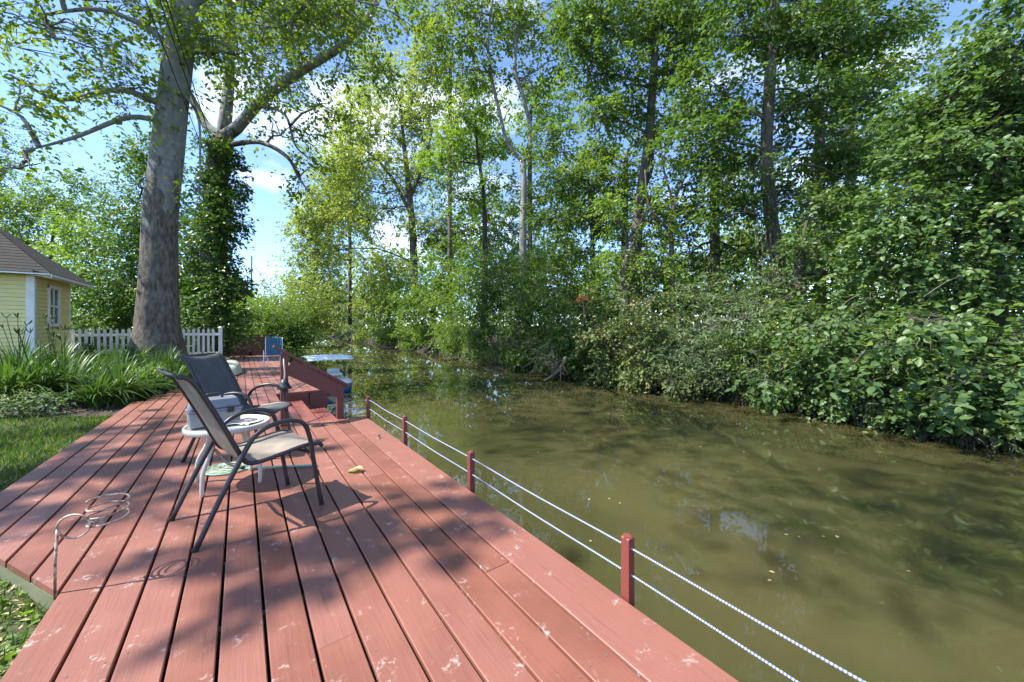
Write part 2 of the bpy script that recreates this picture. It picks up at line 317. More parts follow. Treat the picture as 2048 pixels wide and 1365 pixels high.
# ------------------------------------------------------------------ the setting: ground, water
WZ = -.7
def right_bank(v): return 10.6+.065*np.maximum(v, 0)+.3*np.sin(v*.35)+.1*np.sin(v*.9+1)
def left_bank(v): return np.where(v < 23.5, .1, np.minimum(.1+.5*(v-23.5), 1.15+.085*(v-23.5)))
def zleft(u, v):
    a = np.clip((-u-1.5)/3.0, 0, 1)*.28+np.clip((v-11)/6, 0, 1)*.22*np.clip(-u-.2, 0, 1)
    return -.16+a+.02*np.sin(u*2.1)*np.sin(v*1.3)
def ground_z(u, v):
    lb, rb = left_bank(v), right_bank(v); zl = zleft(u, v); t = np.clip((u-rb-.35)/2.6, 0, 1); zr = WZ-.12+1.3*t**.8+np.clip((u-rb-1.3)/14, 0, 1)*1.2+.12*np.sin(u*1.3+v)*t
    bed = np.full_like(u, -2.2); tl = np.clip((u-lb)/.5, 0, 1)
    z = np.where(u < lb, zl, np.where(u < rb-.4, zl*(1-tl)+bed*tl, bed)); tb = np.clip((u-rb+.4)/.4, 0, 1); z = np.where((u >= rb-.4) & (u < rb), bed*(1-tb)+(WZ-.12)*tb, z)
    z = np.where(u >= rb, zr, z); far = np.clip((v-112)/10, 0, 1); return z*(1-far)+far*.8
def sheet(name, us, vs, zf, m, kind='structure'):
    U, V = np.meshgrid(us, vs, indexing='ij'); Z = zf(U, V); nu, nv = U.shape
    vv = np.stack([U, V, Z], -1).reshape(-1, 3); i = np.arange(nu-1)[:, None]*nv+np.arange(nv-1)[None, :]
    f = np.stack([i, i+nv, i+nv+1, i+1], -1).reshape(-1, 4); me = bpy.data.meshes.new(name); me.from_pydata(vv.tolist(), [], f.tolist()); me.update()
    me.polygons.foreach_set('use_smooth', [True]*len(me.polygons)); return tagit(link(name, me, m), kind=kind)
gm = mat('earth_and_grass', (.06, .05, .03), .95); q = N(gm); v_ = q.coords('Object')
c1 = q.mix(q.ramp(q.noise(v_, 1.1, 6, .6), (.42, (0,)*3), (.62, (1,)*3)), (.05, .10, .02), (.075, .062, .038)); c1 = q.mix(q.ramp(q.noise(v_, 14, 5), (.4, (0,)*3), (.7, (.7,)*3)), c1, (.04, .035, .022)); geo = q.n('NewGeometry'); sp = q.n('SeparateXYZ'); q.l(geo.outputs['Position'], sp.inputs[0]); mr = q.n('MapRange'); mr.inputs[1].default_value = 5; mr.inputs[2].default_value = 8; q.l(sp.outputs[0], mr.inputs[0])
q.base(q.mix(mr.outputs[0], c1, q.mix(q.noise(v_, 9, 6), (.012, .010, .007), (.045, .034, .022)))); q.bump(q.noise(v_, 22, 5), .6, .05)
us = np.concatenate([[-420, -200, -90, -50, -30, -20, -14], np.arange(-10, 0, .35), np.arange(.02, 1.9, .12), [2.5, 4, 6, 8, 9.2], np.arange(10, 21, .22), [22, 25, 30, 40, 60, 100, 200, 420]])
vs = np.concatenate([[-300, -120, -60, -30, -18, -12], np.arange(-9, 30, .5), np.arange(30, 125, 3), [140, 180, 260, 420]])
sheet('ground', us, vs, ground_z, gm)
wm = mat('murky_canal_water', (.06, .06, .018), .012, IOR=1.33); q = N(wm); v_ = q.coords('Object', (1, .55, 1))
big = q.noise(q.coords('Object', (.5, .25, 1)), 1.0, 3); q.base(q.mix(q.ramp(big, (.3, (0,)*3), (.7, (1,)*3)), (.040, .041, .016), (.070, .064, .0255)))
wv = q.mix(.6, q.noise(v_, 3.2, 3, .5), q.noise(q.coords('Object', (1, .35, 1)), 1.1, 2)); q.bump(wv, .012, .05)
q.b.inputs['Subsurface Weight'].default_value = 1.0; q.b.inputs['Subsurface Radius'].default_value = (.5, .45, .2); q.b.inputs['Subsurface Scale'].default_value = .55
q.b.subsurface_method = 'BURLEY'; q.b.inputs['Specular IOR Level'].default_value = .85
sheet('water', np.concatenate([[.9], np.linspace(1.4, 26, 40)]), np.concatenate([[-40, -20], np.linspace(-10, 60, 60), np.linspace(62, 122, 10)]), lambda u, v: np.full_like(u, WZ), wm)

# ------------------------------------------------------------------ the deck
deck = empty('wooden_deck', (0, 5, 0), 'long red painted plank deck running beside the canal', 'deck')
lanes = [(-1.668+.1775*i, -1.668+.1775*(i+1)) for i in range(7)]            # up to -.425
u0 = -1.668+.1775*7
lanes += [(u0+(1.30-u0)/10*i, u0+(1.30-u0)/10*(i+1)) for i in range(10)]+[(1.30, 1.60)]
def cutv(u): return 3.04+(-.806-u)*1.63
lane_end = [9.9, 10.7, 11.4, 12.1, 12.9, 13.8, 14.8]
def board(u_a, u_b, v_a, v_b, zt=0., m='deck', name='deck_board', th=.036, parent=deck, obl=None):
    g = .0065; w = u_b-u_a-2*g; mb = MB(); c = ((u_a+u_b)/2, (v_a+v_b)/2, zt-th/2+random.uniform(-.0012, .0012))
    mb.box((0, 0, 0), (w, v_b-v_a-.003, th), None, .004); me = mb.mesh(name)
    if obl:
        for vt in me.vertices:
            if vt.co.y < 0: vt.co.y += -(vt.co.x)*1.63
    o = link(name, me, M[m], parent, True); o.location = c; return o
NOTCH = (.63, 6.20, 9.37)
for i, (a, b) in enumerate(lanes):
    segs = []
    if i < 5: segs = [(cutv((a+b)/2), lane_end[i])]
    elif i < 7: segs = [(-1.6, lane_end[i])]
    elif b > NOTCH[0]+.12: segs = [(-1.6, NOTCH[1]), (NOTCH[2], 23.3)]
    else: segs = [(-1.6, 23.3)]
    for s0, s1 in segs:
        cuts = [s0]; p = s0+[5.2, 3.4, 6.4, 4.6, 7.2][i % 5]+(.0 if s0 < 5 else 1.1)
        while p < s1-1.5 and i > 4: cuts.append(p); p += 4.88
        cuts.append(s1)
        for k in range(len(cuts)-1): board(a, b, cuts[k], cuts[k+1], .002 if i == len(lanes)-1 else 0, obl=(i < 5 and k == 0))
# boards under the gaps (joists) and rims
for v in np.arange(-1.4, 23.3, .61):
    if NOTCH[1]-.1 < v < NOTCH[2]+.1: a, b = (-.42 if v > 14 else -1.55), .60
    else: a, b = (-.75 if v < 3.6 else (-1.4 if v < 10 else (-.9 if v < 13 else -.41))), 1.56
    if 3.6 > v > 2.4: a = -.72
    if 3.6 <= v < 4.6: a = -1.0
    if 9.9 < v < 13: a = -.85
    MB().box(((a+b)/2, v, -.126), (b-a, .04, .17)).build('joist', M['grey_wood'], deck)
MB().beam((1.578, -1.6, -.15), (1.578, 6.19, -.15), .036, .22).build('rim_joist', M['rail'], deck)
MB().beam((1.578, 9.39, -.15), (1.578, 23.3, -.15), .036, .22).build('rim_joist', M['rail'], deck)
MB().beam((-1.66, cutv(-1.668)+.04, -.085), (-.775, cutv(-.775)+.04, -.085), .04, .085).build('end_joist', M['grey_wood'], deck)
MB().beam((-1.655, 4.6, -.115), (-1.655, 9.9, -.115), .036, .15).build('rim_joist', M['grey_wood'], deck)
MB().beam((-.77, -1.6, -.115), (-.77, 2.98, -.115), .03, .15).build('rim_joist', M['grey_wood'], deck)
for s, (ua, ub) in enumerate(((.63, 1.22), (1.24, 1.60))): MB().box(((ua+ub)/2, NOTCH[2]+.0, -.24), (ub-ua, .036, .39)).build('fascia', M['rail'], deck)
MB().box((1.11, NOTCH[1]+.022, -.28), (.95, .036, .44)).build('fascia', M['rail'], deck)
MB().box((.612, 7.78, -.11), (.03, 3.14, .14)).build('riser', M['rail'], deck)
for a, b in ((.63, .86), (.86, 1.09)): board(a, b, 6.25, 9.34, -.19, 'tread', 'tread_board')
for a, b in ((1.09, 1.32), (1.32, 1.55)): board(a, b, 6.25, 9.34, -.40, 'tread', 'tread_board')
MB().box((1.10, 7.78, -.325), (.03, 3.08, .13)).build('riser', M['rail'], deck)
for v in (-1.2, 1.4, 4, 6.1, 9.5, 12, 15, 18, 21, 23): MB().box((1.5, v, -1.1), (.12, .12, 1.9)).build('support_post', M['grey_wood'], deck)
mb = MB()
for v in np.arange(-.18, 9, .61):
    for i, (a, b) in enumerate(lanes[:-1]):
        if (i < 5 and not cutv((a+b)/2)+.1 < v < lane_end[i]) or (b > NOTCH[0]+.1 and v > NOTCH[1]): continue
        for e in (.035, -.035): u = a+e if e > 0 else b+e; mb.lathe([(.0045, 0), (.004, .0012)], (u+random.uniform(-.006, .006), v+random.uniform(-.008, .008), .0005), 6)
mb.build('screw_heads', M['pole'], deck)['kind'] = 'stuff'
# stair rail and bell
rail = empty('stair_rail', (.55, 6.08, 0), 'dark red sloping hand rail at the top of the water steps', 'hand rail')
pl, pr = G(568, 851), G(681, 838.5); pl[1] = pr[1] = (pl[1]+pr[1])/2; PV = pl[1]
zl_, zr_ = 1.04, .56
for p, z in ((pl, zl_), (pr, zr_)): MB().box((p[0], PV, z/2+.002), (.092, .092, z), None, .004).build('post', M['rail'], rail)
sl_ = (zr_-zl_)/(pr[0]-pl[0]); a = np.array((pl[0]-.13, PV, zl_-.13*sl_+.022)); b = np.array((pr[0]+.13, PV, zr_+.13*sl_+.022))
MB().beam(a, b, .15, .038, (0, 0, 1), .004).build('top_cap', M['rail'], rail)
MB().beam((pl[0]+.05, PV-.02, zl_-.155+.05*sl_), (pr[0]+.04, PV-.02, zr_-.145), .036, .23).build('side_board', M['rail'], rail)
bp = np.array((pl[0]-.01, PV-.13, 0)); bell = empty('dinner_bell', (bp[0], bp[1], .55), 'black iron cone bell hanging from the stair rail post', 'bell')
MB().lathe([(.02, .085), (.035, .08), (.055, .03), (.075, -.015), (.098, -.045), (.093, -.048), (.06, -.01)], (bp[0], bp[1], .60), 20).build('bell_body', M['black'], bell, True)
MB().lathe([(.004, .06), (.006, -.04), (.028, -.06), (.028, -.085), (.01, -.1)], (bp[0], bp[1], .60), 12).build('clapper', M['black'], bell, True)
MB().tube(spline([(bp[0], bp[1], .68), (bp[0]+.004, bp[1], .78), (bp[0]-.004, bp[1]+.02, .9), (bp[0], PV-.05, .97)]), .011, 6).build('hanging_rope', M['bell_rope'], bell)
# rope posts and ropes
pv = [-.42, 1.2, 2.83, 4.45, 6.07]; names = ['out of sight post nearest the viewer', 'nearest red rope post on the deck edge', 'second nearest red rope post on the deck edge', 'third red rope post along the deck edge, near the fallen leaf', 'farthest red rope post at the corner by the steps']
for v, nm in zip(pv, names):
    mb = MB(); mb.box((1.627, v, .015), (.048, .048, .60), None, .005); mb.lathe([(.03, 0), (.026, .008), (.003, .012)], (1.627, v, .3145), 4); tagit(mb.build('rope_post', M['post']), nm, 'post', 'posts of the rope barrier')
for z, nm in ((.262, 'upper blue and white rope strung along the deck edge'), (.125, 'lower blue and white rope strung along the deck edge')):
    pts = [(1.627, -1.6, z)]
    for i, v in enumerate(pv):
        pts.append((1.627, v, z))
        if i < 4: pts += [(1.627, v+.8, z-.008)]
    pts += [(1.45, 6.09, z-.03), (pr[0]+.05, 6.1, z-.01)]
    tagit(MB().tube(spline(pts, 7), .0048, 7).build('rope', M['rope'], None, True), nm, 'rope')
mb = MB()
for k in range(4):
    s = [G(600+3*k, 846-2*k, 0.012)]; s[0][1] = min(s[0][1], 6.15); s += [s[0]+np.array((.15+.02*k, .10+.05*k, .0)), (1.1, 6.35+.05*k, .04+.01*k), (1.3, 6.5+.06*k, .05), (1.56, 6.25+.02*k, .1)]
    mb.tube(spline(s, 6), .0032, 5)
tagit(mb.build('mooring_rope', M['purple_rope'], None, True), 'tangle of thin violet mooring rope over the steps', 'rope')
tagit(MB().tube(spline([(.66, 9.38, .012), (.9, 9.6, .008), (1.2, 10.3, .008), (1.57, 11.2, .008), (2.2, 11.9, -.3)], 8), .006, 5).build('mooring_rope', M['purple_rope'], None, True), 'thin violet rope lying across the deck behind the rail', 'rope')

# ------------------------------------------------------------------ chairs
def sling_chair(name, label, centre, ang, fabric):
    h = math.cos(ang)*RIGHT+math.sin(ang)*FWD; n = np.cross(UP, h); rear = np.array(centre)-h*.39
    root = empty(name, (centre[0], centre[1], 0), label, 'chair', 'patio chairs by the round table')
    def Q(t, w, z): return rear+h*t+n*w+UP*z
    hw = .31
    for s in (-1, 1):
        pts = [(0, 0), (.134, .295), (.275, .574), (.345, .662), (.45, .705), (.56, .707), (.645, .665), (.69, .55), (.716, .383), (.78, 0)]
        p = spline([Q(t, s*hw, z+.004) for t, z in pts], 5); mb = MB(); mb.tube(p, .0165, 8); mb.build('leg_frame', M['dark_metal'], root, True)
        for t in (0, .78): MB().lathe([(.018, 0), (.018, .02), (.012, .024)], Q(t, s*hw, 0), 8).build('foot_cap', M['black_hole'], root)
    prof = [(.80, .455), (.77, .485), (.66, .492), (.5, .468), (.36, .452), (.285, .47), (.235, .56), (.16, .73), (.08, .90), (.015, 1.03), (-.03, 1.085), (-.075, 1.10)]
    for s in (-1, 1):
        MB().tube(spline([Q(t, s*(hw-.035), z) for t, z in prof], 4), .0155, 8).build('seat_rail', M['dark_metal'], root, True)
    for t, z, w in ((.70, .43, hw), (.255, .44, hw), (-.075, 1.10, hw-.03)):
        sg = .03 if z < .9 else 0
        MB().tube([Q(t, -w, z+sg*.3), Q(t, 0, z-sg), Q(t, w, z+sg*.3)], .011, 7).build('crossbar', M['dark_metal'], root, True)
    pr_ = spline([np.array((t, z, 0)) for t, z in prof], 5); k = 9; mb = MB(); V = []; Fc = []
    for i, (t, z, _) in enumerate(pr_):
        for j in range(k):
            x = -1+2*j/(k-1); V.append(Q(t, x*(hw-.037), z+.008-.022*(1-x*x)*(1 if .05 < i/len(pr_) < .95 else .3)))
    m_ = len(pr_); Fc = [(i*k+j, i*k+j+1, (i+1)*k+j+1, (i+1)*k+j) for i in range(m_-1) for j in range(k-1)]
    mb.add(V, Fc); o = mb.build('sling_seat', fabric, root, True); sm = o.modifiers.new('thickness', 'SOLIDIFY'); sm.thickness = .004
    return root
def CW(lat, d): return lat*RIGHT+d*FWD
sling_chair('patio_chair', 'nearer patio chair with taupe sling, seen from behind its side', CW(-1.996, 2.816), math.radians(52.8), M['sling'])
sling_chair('patio_chair', 'charcoal sling patio chair standing behind the round white table', CW(-3.073, 4.206), math.radians(4), M['sling_dark'])
# round table
tcn = CW(-2.572, 3.3575); tb = empty('side_table', tcn, 'small round cream metal table with four bent legs and glass top', 'table')
MB().lathe([(.285, .505), (.312, .50), (.318, .51), (.318, .54), (.312, .546), (.292, .546), (.29, .535)], tcn, 40).build('table_rim', M['white_metal'], tb, True)
MB().lathe([(.293, .527), (.293, .537)], tcn, 40).build('glass_top', M['frost'], tb)
for a in (0, 90, 180, 270):
    d = math.cos(math.radians(a))*RIGHT+math.sin(math.radians(a))*FWD
    lg = MB().tube(spline([tcn+d*.20+UP*.515, tcn+d*.175+UP*.44, tcn+d*.20+UP*.34, tcn+d*.275+UP*.2, tcn+d*.288+UP*.08, tcn+d*.285+UP*.012], 5), .0165, 10).build('leg', M['white_metal'], tb, True)
    MB().lathe([(.017, 0), (.018, .012), (.015, .016)], tcn+d*.285, 10).build('foot_cap', M['tan'], lg)
# tackle box
TB = CW(-2.655, 3.30); TB[2] = .547; ba = math.radians(48); bh = math.cos(ba)*RIGHT+math.sin(ba)*FWD; bn = np.cross(UP, bh); AXB = (bn, bh, UP)
bx = empty('tackle_box', TB, 'grey plastic tackle box with black handle on the round table', 'tackle box')
def taper(c, w, l, h, k): # tapered box
    v = [c+sx*bn*w/2*(k if z else 1)+sy*bh*l/2*(k if z else 1)+UP*h*z for z in (0, 1) for sx, sy in ((-1, -1), (1, -1), (1, 1), (-1, 1))]
    return v, [(3, 2, 1, 0), (4, 5, 6, 7), (0, 1, 5, 4), (1, 2, 6, 5), (2, 3, 7, 6), (3, 0, 4, 7)]
def bev(o, w=.008, s=2): m_ = o.modifiers.new('bevel', 'BEVEL'); m_.width = w; m_.segments = s; return o
bev(MB().add(*taper(TB+UP*.002, .185, .345, .125, 1.04)).build('tray', M['box_light'], bx))
bev(MB().box(TB+UP*.137, (.215, .375, .022), AXB).build('lid_flange', M['box_grey'], bx), .006)
bev(MB().add(*taper(TB+UP*.148, .20, .36, .085, .86)).build('lid', M['box_grey'], bx), .014, 3)
MB().tube(spline([TB+bh*-.055+UP*.232, TB+bh*-.05+UP*.268, TB+bh*.05+UP*.268, TB+bh*.055+UP*.232], 5), .009, 8).build('handle', M['black'], bx, True)
for s in (-1, 1): MB().box(TB+bn*-.112+bh*.1*s+UP*.132, (.012, .045, .05), AXB).build('latch', M['black'], bx)
MB().box(TB+bh*.193+UP*.14, (.05, .012, .055), AXB).build('latch', M['black'], bx)
# cloth and stick on the table
cc_ = CW(-2.46, 3.36); V = []; k = 15
for i in range(k):
    for j in range(k):
        x, y = (i/(k-1)-.5)*.30, (j/(k-1)-.5)*.22; z = .5475+.012*abs(math.sin(x*31+y*17)*math.cos(y*29-x*9))+.006*random.random(); p = cc_+RIGHT*(x+.02*math.sin(y*30))+FWD*(y+.02*math.sin(x*25)); V.append((p[0], p[1], z))
mb = MB(); mb.add(V, [(i*k+j, (i+1)*k+j, (i+1)*k+j+1, i*k+j+1) for i in range(k-1) for j in range(k-1)])
o = tagit(mb.build('crumpled_cloth', M['cloth'], None, True), 'crumpled white paper towel on the round table', 'towel'); sm = o.modifiers.new('t', 'SOLIDIFY'); sm.thickness = .003
p0 = cc_-FWD*.05-RIGHT*.07+UP*.574; tagit(MB().tube(spline([p0, p0+RIGHT*.025, p0+RIGHT*.05+FWD*.003, p0+RIGHT*.2+FWD*.03]), [.014]*6+[.019]*2+[.006]*11, 8).build('wooden_stick', M['tan'], None, True), 'small tan stick with a knob lying on the white towel', 'stick')
# landing net under the table
nc = CW(-2.83, 3.66); net = empty('landing_net', nc, 'pale green landing net with teal handle lying under the chair', 'fishing net')
ring = [nc+RIGHT*.20*math.cos(t)+FWD*.165*math.sin(t)+UP*.014 for t in np.linspace(0, 2*math.pi, 33)]
MB().tube(ring, .006, 6, False).build('hoop', M['teal'], net, True)
mb = MB()
for k in range(-9, 10):
    for a in (0, 1):
        x = k*.02; y = math.sqrt(max(0, 1-(x/.2)**2)); e = np.linspace(-1, 1, 9); d1, d2, ra, rb_ = (RIGHT, FWD, .2, .165) if a == 0 else (FWD, RIGHT, .165, .2)
        mb.tube([nc+d1*k/10*ra+d2*rb_*math.sqrt(1-(k/10)**2)*t+UP*(.013+.012*(1-t*t)*random.uniform(.3, 1)) for t in e], .0035, 4)
mb.build('mesh_bag', M['net'], net)
MB().tube([nc+RIGHT*.2+UP*.014, nc+RIGHT*.5+FWD*.04+UP*.016, nc+RIGHT*.86+FWD*.085+UP*.016], .010, 8).build('handle', M['teal'], net, True)
# rod holder
rb0 = CW(-2.41, 1.951); cc2 = CW(-2.262, 2.075); rod = empty('rod_holder', rb0, 'bent wire rod holder with spring coil stuck in the deck edge', 'rod holder')
MB().tube([rb0-UP*.03, rb0+UP*.15, rb0+RIGHT*.012+UP*.33], .006, 8).build('stake', M['rust'], rod, True)
lc = rb0+RIGHT*.075+FWD*.02+UP*.345; MB().tube([lc+(RIGHT*.97+FWD*.25)*.07*math.cos(t)+UP*.062*math.sin(t) for t in np.linspace(math.pi*1.02, -math.pi*.98, 26)], .0055, 7).build('loop', M['rust'], rod, True)
s0 = lc+(RIGHT*.97+FWD*.25)*.07; coil = [s0+UP*.015, s0+(RIGHT*.7+FWD*.7)*.05+UP*.005]
for t in np.linspace(0, 6*math.pi, 64): coil.append(cc2+UP*(.325+.125*t/(6*math.pi))+.082*(math.cos(t-2.4)*RIGHT+math.sin(t-2.4)*FWD))
MB().tube(coil, .0052, 7).build('spring_coil', M['rust'], rod, True)
# small things on the deck
def one_leaf(name, p, size, shape, m, label, cat, nn=(0, 0, 1), ax=(1, .3, 0), curl=.0, grp=None):
    me = leaf_mesh(name, np.array([p]), np.array([ax], float), np.array([nn], float), np.array([size]), shape, np.array([random.random()])); return tagit(link(name, me, m), label, cat, grp)
lp_ = G(694, 946, .0); lf = empty('dry_leaf', lp_, 'curled pale green dry leaf lying on the deck boards', 'leaf'); V = []
for i in range(9):
    for j in range(5):
        t = i/8; w = math.sin(math.pi*min(1, t*1.05+.03))*.05*(1+.25*math.sin(t*19)); x = (j/4-.5)*2; p = lp_+RIGHT*(t*.16)+FWD*(x*w+.03*t)+UP*(.008+.03*abs(x)**1.5*math.sin(math.pi*t)+.025*t*t+.006*math.sin(t*12)); V.append(p)
mb = MB(); mb.add(V, [(i*5+j, i*5+j+1, (i+1)*5+j+1, (i+1)*5+j) for i in range(8) for j in range(4)]); mb.build('blade', L['dry'], lf, True)
cp = G(758, 877); cl_ = empty('dock_cleat', cp, 'tiny grey metal cleat on the wide edge board', 'cleat')
MB().box(cp+UP*.012, (.03, .03, .02)).build('base', M['white_metal'], cl_); MB().tube([cp+UP*.03-FWD*.05, cp+UP*.034, cp+UP*.03+FWD*.05], [.004, .009, .004], 6).build('horn', M['black'], cl_, True)

# ------------------------------------------------------------------ far deck: lattice, lawn chair, canoe, pedal boat
la, lb_ = G(447, 713.5), G(566, 713.5); la[1] = lb_[1] = 23.2; lat = empty('lattice_panel', (la[0], 23.2, 0), 'dark red lattice fence panel closing the far end of the deck', 'lattice')
la[0] = -.62; lb_[0] = 1.35
for u in (la[0]+.05, .38, lb_[0]-.05): MB().box((u, 23.2, .53), (.1, .1, 1.06), None, .005).build('post', M['rail'], lat)
for z, hh in ((1.04, .04), (.92, .09), (.10, .12)): MB().box(((la[0]+lb_[0])/2, 23.17, z), (lb_[0]-la[0]+.1, .04, hh)).build('rail', M['rail'], lat)
mb = MB(); w_ = lb_[0]-la[0]
for s in (-1, 1):
    for k in np.arange(-.8, w_, .105):
        x0, x1 = (k, k+.75) if s > 0 else (k+.75, k); z0, z1 = .14, .89; xa, xb = x0, x1
        pts = []
        for t in (0, 1): pts.append((x0+(x1-x0)*t, z0+(z1-z0)*t))
        lo, hi = 0., 1.
        for (X, D) in ((x0, x1-x0),):
            t0, t1 = sorted(((0-X)/D, (w_-X)/D)); lo, hi = max(lo, t0), min(hi, t1)
        if hi-lo > .05: mb.beam((la[0]+x0+(x1-x0)*lo, 23.2+.008*s, z0+(z1-z0)*lo), (la[0]+x0+(x1-x0)*hi, 23.2+.008*s, z0+(z1-z0)*hi), .04, .008, (0, 1, 0))
o = mb.build('lattice_slats', M['rail'], lat); o['kind'] = 'stuff'
lc0 = G(548, 737); lc0[2] = 0; ch = empty('lawn_chair', lc0, 'lawn chair with white tube frame and blue webbing on the far deck', 'chair')
LF = nrm(np.array((lc0[0], lc0[1], 0.))); LR = np.cross(LF, UP)
def LQ(w, t, z): return lc0+LR*w-LF*t+UP*z         # t towards the viewer
for s in (-1, 1):
    x = s*.30; MB().tube(spline([LQ(x, .28, .01), LQ(x, .24, .3), LQ(x, .18, .60), LQ(x, .0, .63), LQ(x, -.25, .60), LQ(x, -.3, .55), LQ(x, -.2, .2), LQ(x, -.30, .01)], 4), .014, 7).build('side_frame', M['white_paint'], ch, True)
    MB().tube(spline([LQ(s*.24, .27, .40), LQ(s*.24, -.15, .36), LQ(s*.25, -.28, .62), LQ(s*.25, -.42, 1.07)], 4), .013, 7).build('seat_rail', M['white_paint'], ch, True)
    MB().tube([LQ(s*.18, .26, .4), LQ(s*.18, .30, .01)], .013, 7).build('front_leg', M['white_paint'], ch, True)
for i in range(9):
    w = -.20+i*.05; MB().beam(LQ(w, -.225, .44)+FWD*.004*(i % 2), LQ(w, -.42, 1.07+.03*math.cos((i-4)*.33))+FWD*.004*(i % 2), .045, .004, FWD).build('back_strap', M['blue_strap'], ch)
    MB().beam(LQ(w, .27, .405), LQ(w, -.15, .365), .045, .004).build('seat_strap', M['teal_strap'], ch)
for i in range(10):
    t = .04+i*.102; a_, b_ = LQ(-.25, -.225-.195*t, .44+.63*t), LQ(.25, -.225-.195*t, .44+.63*t); MB().beam(a_-FWD*.005, b_-FWD*.005, .050, .004, -FWD+UP*.3).build('back_strap', M['blue_strap'], ch)
for i in range(12):
    for s in (-1, 1): MB().box(LQ(s*.255, -.225-.195*i/11-.02, .44+.62*i/11), (.02, .03, .022)).build('strap_clip', M['white_paint'], ch)
# overturned canoe
c0, c1_ = G(481, 752)+np.array((-.30, 0, 0)), np.array((-.38, 16.2, 0)); cn = empty('overturned_canoe', c0, 'cream hull of a small boat lying upside down on the deck', 'boat'); V = []; ns, nc_ = 17, 13
ax_ = nrm(np.array([c1_[0]-c0[0], c1_[1]-c0[1], 0.])); sd = np.cross(ax_, UP); ln = np.linalg.norm((c1_-c0)[:2])
for i in range(ns):
    t = i/(ns-1); w = .36*(math.sin(math.pi*min(max(t*.94+.05, 0), 1)))**.42; hh = .36*(math.sin(math.pi*(t*.94+.03)))**.3
    for j in range(nc_):
        a = math.pi*j/(nc_-1); x = math.cos(a); V.append(c0+ax_*(t*ln)+sd*w*np.sign(x)*abs(x)**.6+UP*(.02+hh*math.sin(a)**.7))
mb = MB(); mb.add(V, [(i*nc_+j, i*nc_+j+1, (i+1)*nc_+j+1, (i+1)*nc_+j) for i in range(ns-1) for j in range(nc_-1)]+[tuple(range(nc_))[::-1], tuple(range((ns-1)*nc_, ns*nc_))]); mb.build('hull', M['canoe'], cn, True)
for s in (0, nc_-1): MB().tube([V[i*nc_+s]+UP*.012 for i in range(ns)], .016, 6).build('gunwale', M['canoe'], cn, True)
# pedal boat
pb = np.array((2.36, 13.9, WZ)); boat = empty('pedal_boat', pb, 'blue and white pedal boat with a flat canopy moored beyond the rail', 'boat')
def hullpart(name, z0, z1, k0, k1, m_):
    n = 28; V = []
    for z, k in ((z0, k0), ((z0+z1)/2, (k0+k1)/2+.03), (z1, k1)):
        for i in range(n):
            a = 2*math.pi*i/n; x = np.sign(math.cos(a))*abs(math.cos(a))**.5*.72*k; y = np.sign(math.sin(a))*abs(math.sin(a))**.6*1.05*k; V.append(pb+np.array((x, y, z)))
    mb = MB(); mb.add(V, [(r*n+i, r*n+(i+1) % n, (r+1)*n+(i+1) % n, (r+1)*n+i) for r in range(2) for i in range(n)]+[tuple(range(n))[::-1], tuple(range(2*n, 3*n))]); return mb.build(name, m_, boat, True)
hullpart('hull', -.12, .30, .86, 1.0, M['hull_blue']); hullpart('deck_moulding', .30, .40, 1.03, .86, M['hull_white'])
for s in (-1, 1):
    bev(MB().box(pb+np.array((.3*s, .25, .50)), (.42, .4, .10)).build('seat', M['hull_white'], boat), .04, 3); bev(MB().box(pb+np.array((.3*s, .5, .57)), (.42, .1, .22)).build('seat_back', M['hull_white'], boat), .04, 3)
    for t in (-.25, .3): MB().tube([pb+np.array((.58*s, .1, .4)), pb+np.array((.56*s, t, 1.16))], .02, 7).build('canopy_leg', M['boat_tube'], boat, True)
V = []; k = 9
for i in range(k):
    for j in range(k):
        x, y = i/(k-1)*2-1, j/(k-1)*2-1; V.append(pb+np.array((x*.68, y*.80, 1.18-.09*max(0, abs(y)-.7)/.3-.02*x*x)))
mb = MB(); mb.add(V, [(i*k+j, (i+1)*k+j, (i+1)*k+j+1, i*k+j+1) for i in range(k-1) for j in range(k-1)]); o = mb.build('canopy', M['canopy'], boat, True); sm = o.modifiers.new('t', 'SOLIDIFY'); sm.thickness = .014

# ------------------------------------------------------------------ house
hu, hv0, hv1 = -4.46, 15.45, 18.02; gz = .05; ez = 2.87
house = empty('yellow_cottage', (hu, hv0, gz), 'small yellow clapboard cottage with dark hip roof and white trim', 'house')
wl = 4.6
MB().box((hu-wl/2-.02, (hv0+hv1)/2, (gz+ez)/2), (wl-.04, hv1-hv0-.04, ez-gz)).build('wall', M['siding'], house)
for i, z in enumerate(np.arange(gz+.05, ez-.02, .106)):
    MB().beam((hu-wl, hv0-.012, z+.053), (hu-.09, hv0-.012, z+.053), .012, .116, (0, .26, 1)).build('clapboard', M['siding'], house)
    wz0, wz1 = 1.46, 2.62
    segs = [(hv0+.09, hv1-.06)] if z+.106 < wz0-.02 or z > wz1+.02 else [(hv0+.09, 16.32), (17.14, hv1-.06)]
    for a, b in segs: MB().beam((hu+.012, a, z+.053), (hu+.012, b, z+.053), .012, .116, (-.26, 0, 1)).build('clapboard', M['siding'], house)
MB().box((hu-.045, hv0-.022, (gz+ez)/2), (.13, .03, ez-gz)).build('corner_board', M['white_paint'], house); MB().box((hu+.022, hv0+.03, (gz+ez)/2), (.03, .13, ez-gz)).build('corner_board', M['white_paint'], house)
MB().box((hu+.02, hv1-.03, (gz+ez)/2), (.03, .06, ez-gz)).build('corner_board', M['white_paint'], house)
wy, wzc = 16.73, 2.04; win = MB().box((hu+.0, wy, wzc), (.02, .62, 1.0)).build('window', M['glass'], house)
for y in (-.36, .36): MB().box((hu+.022, wy+y, wzc), (.05, .10, 1.18)).build('window_frame', M['white_paint'], win)
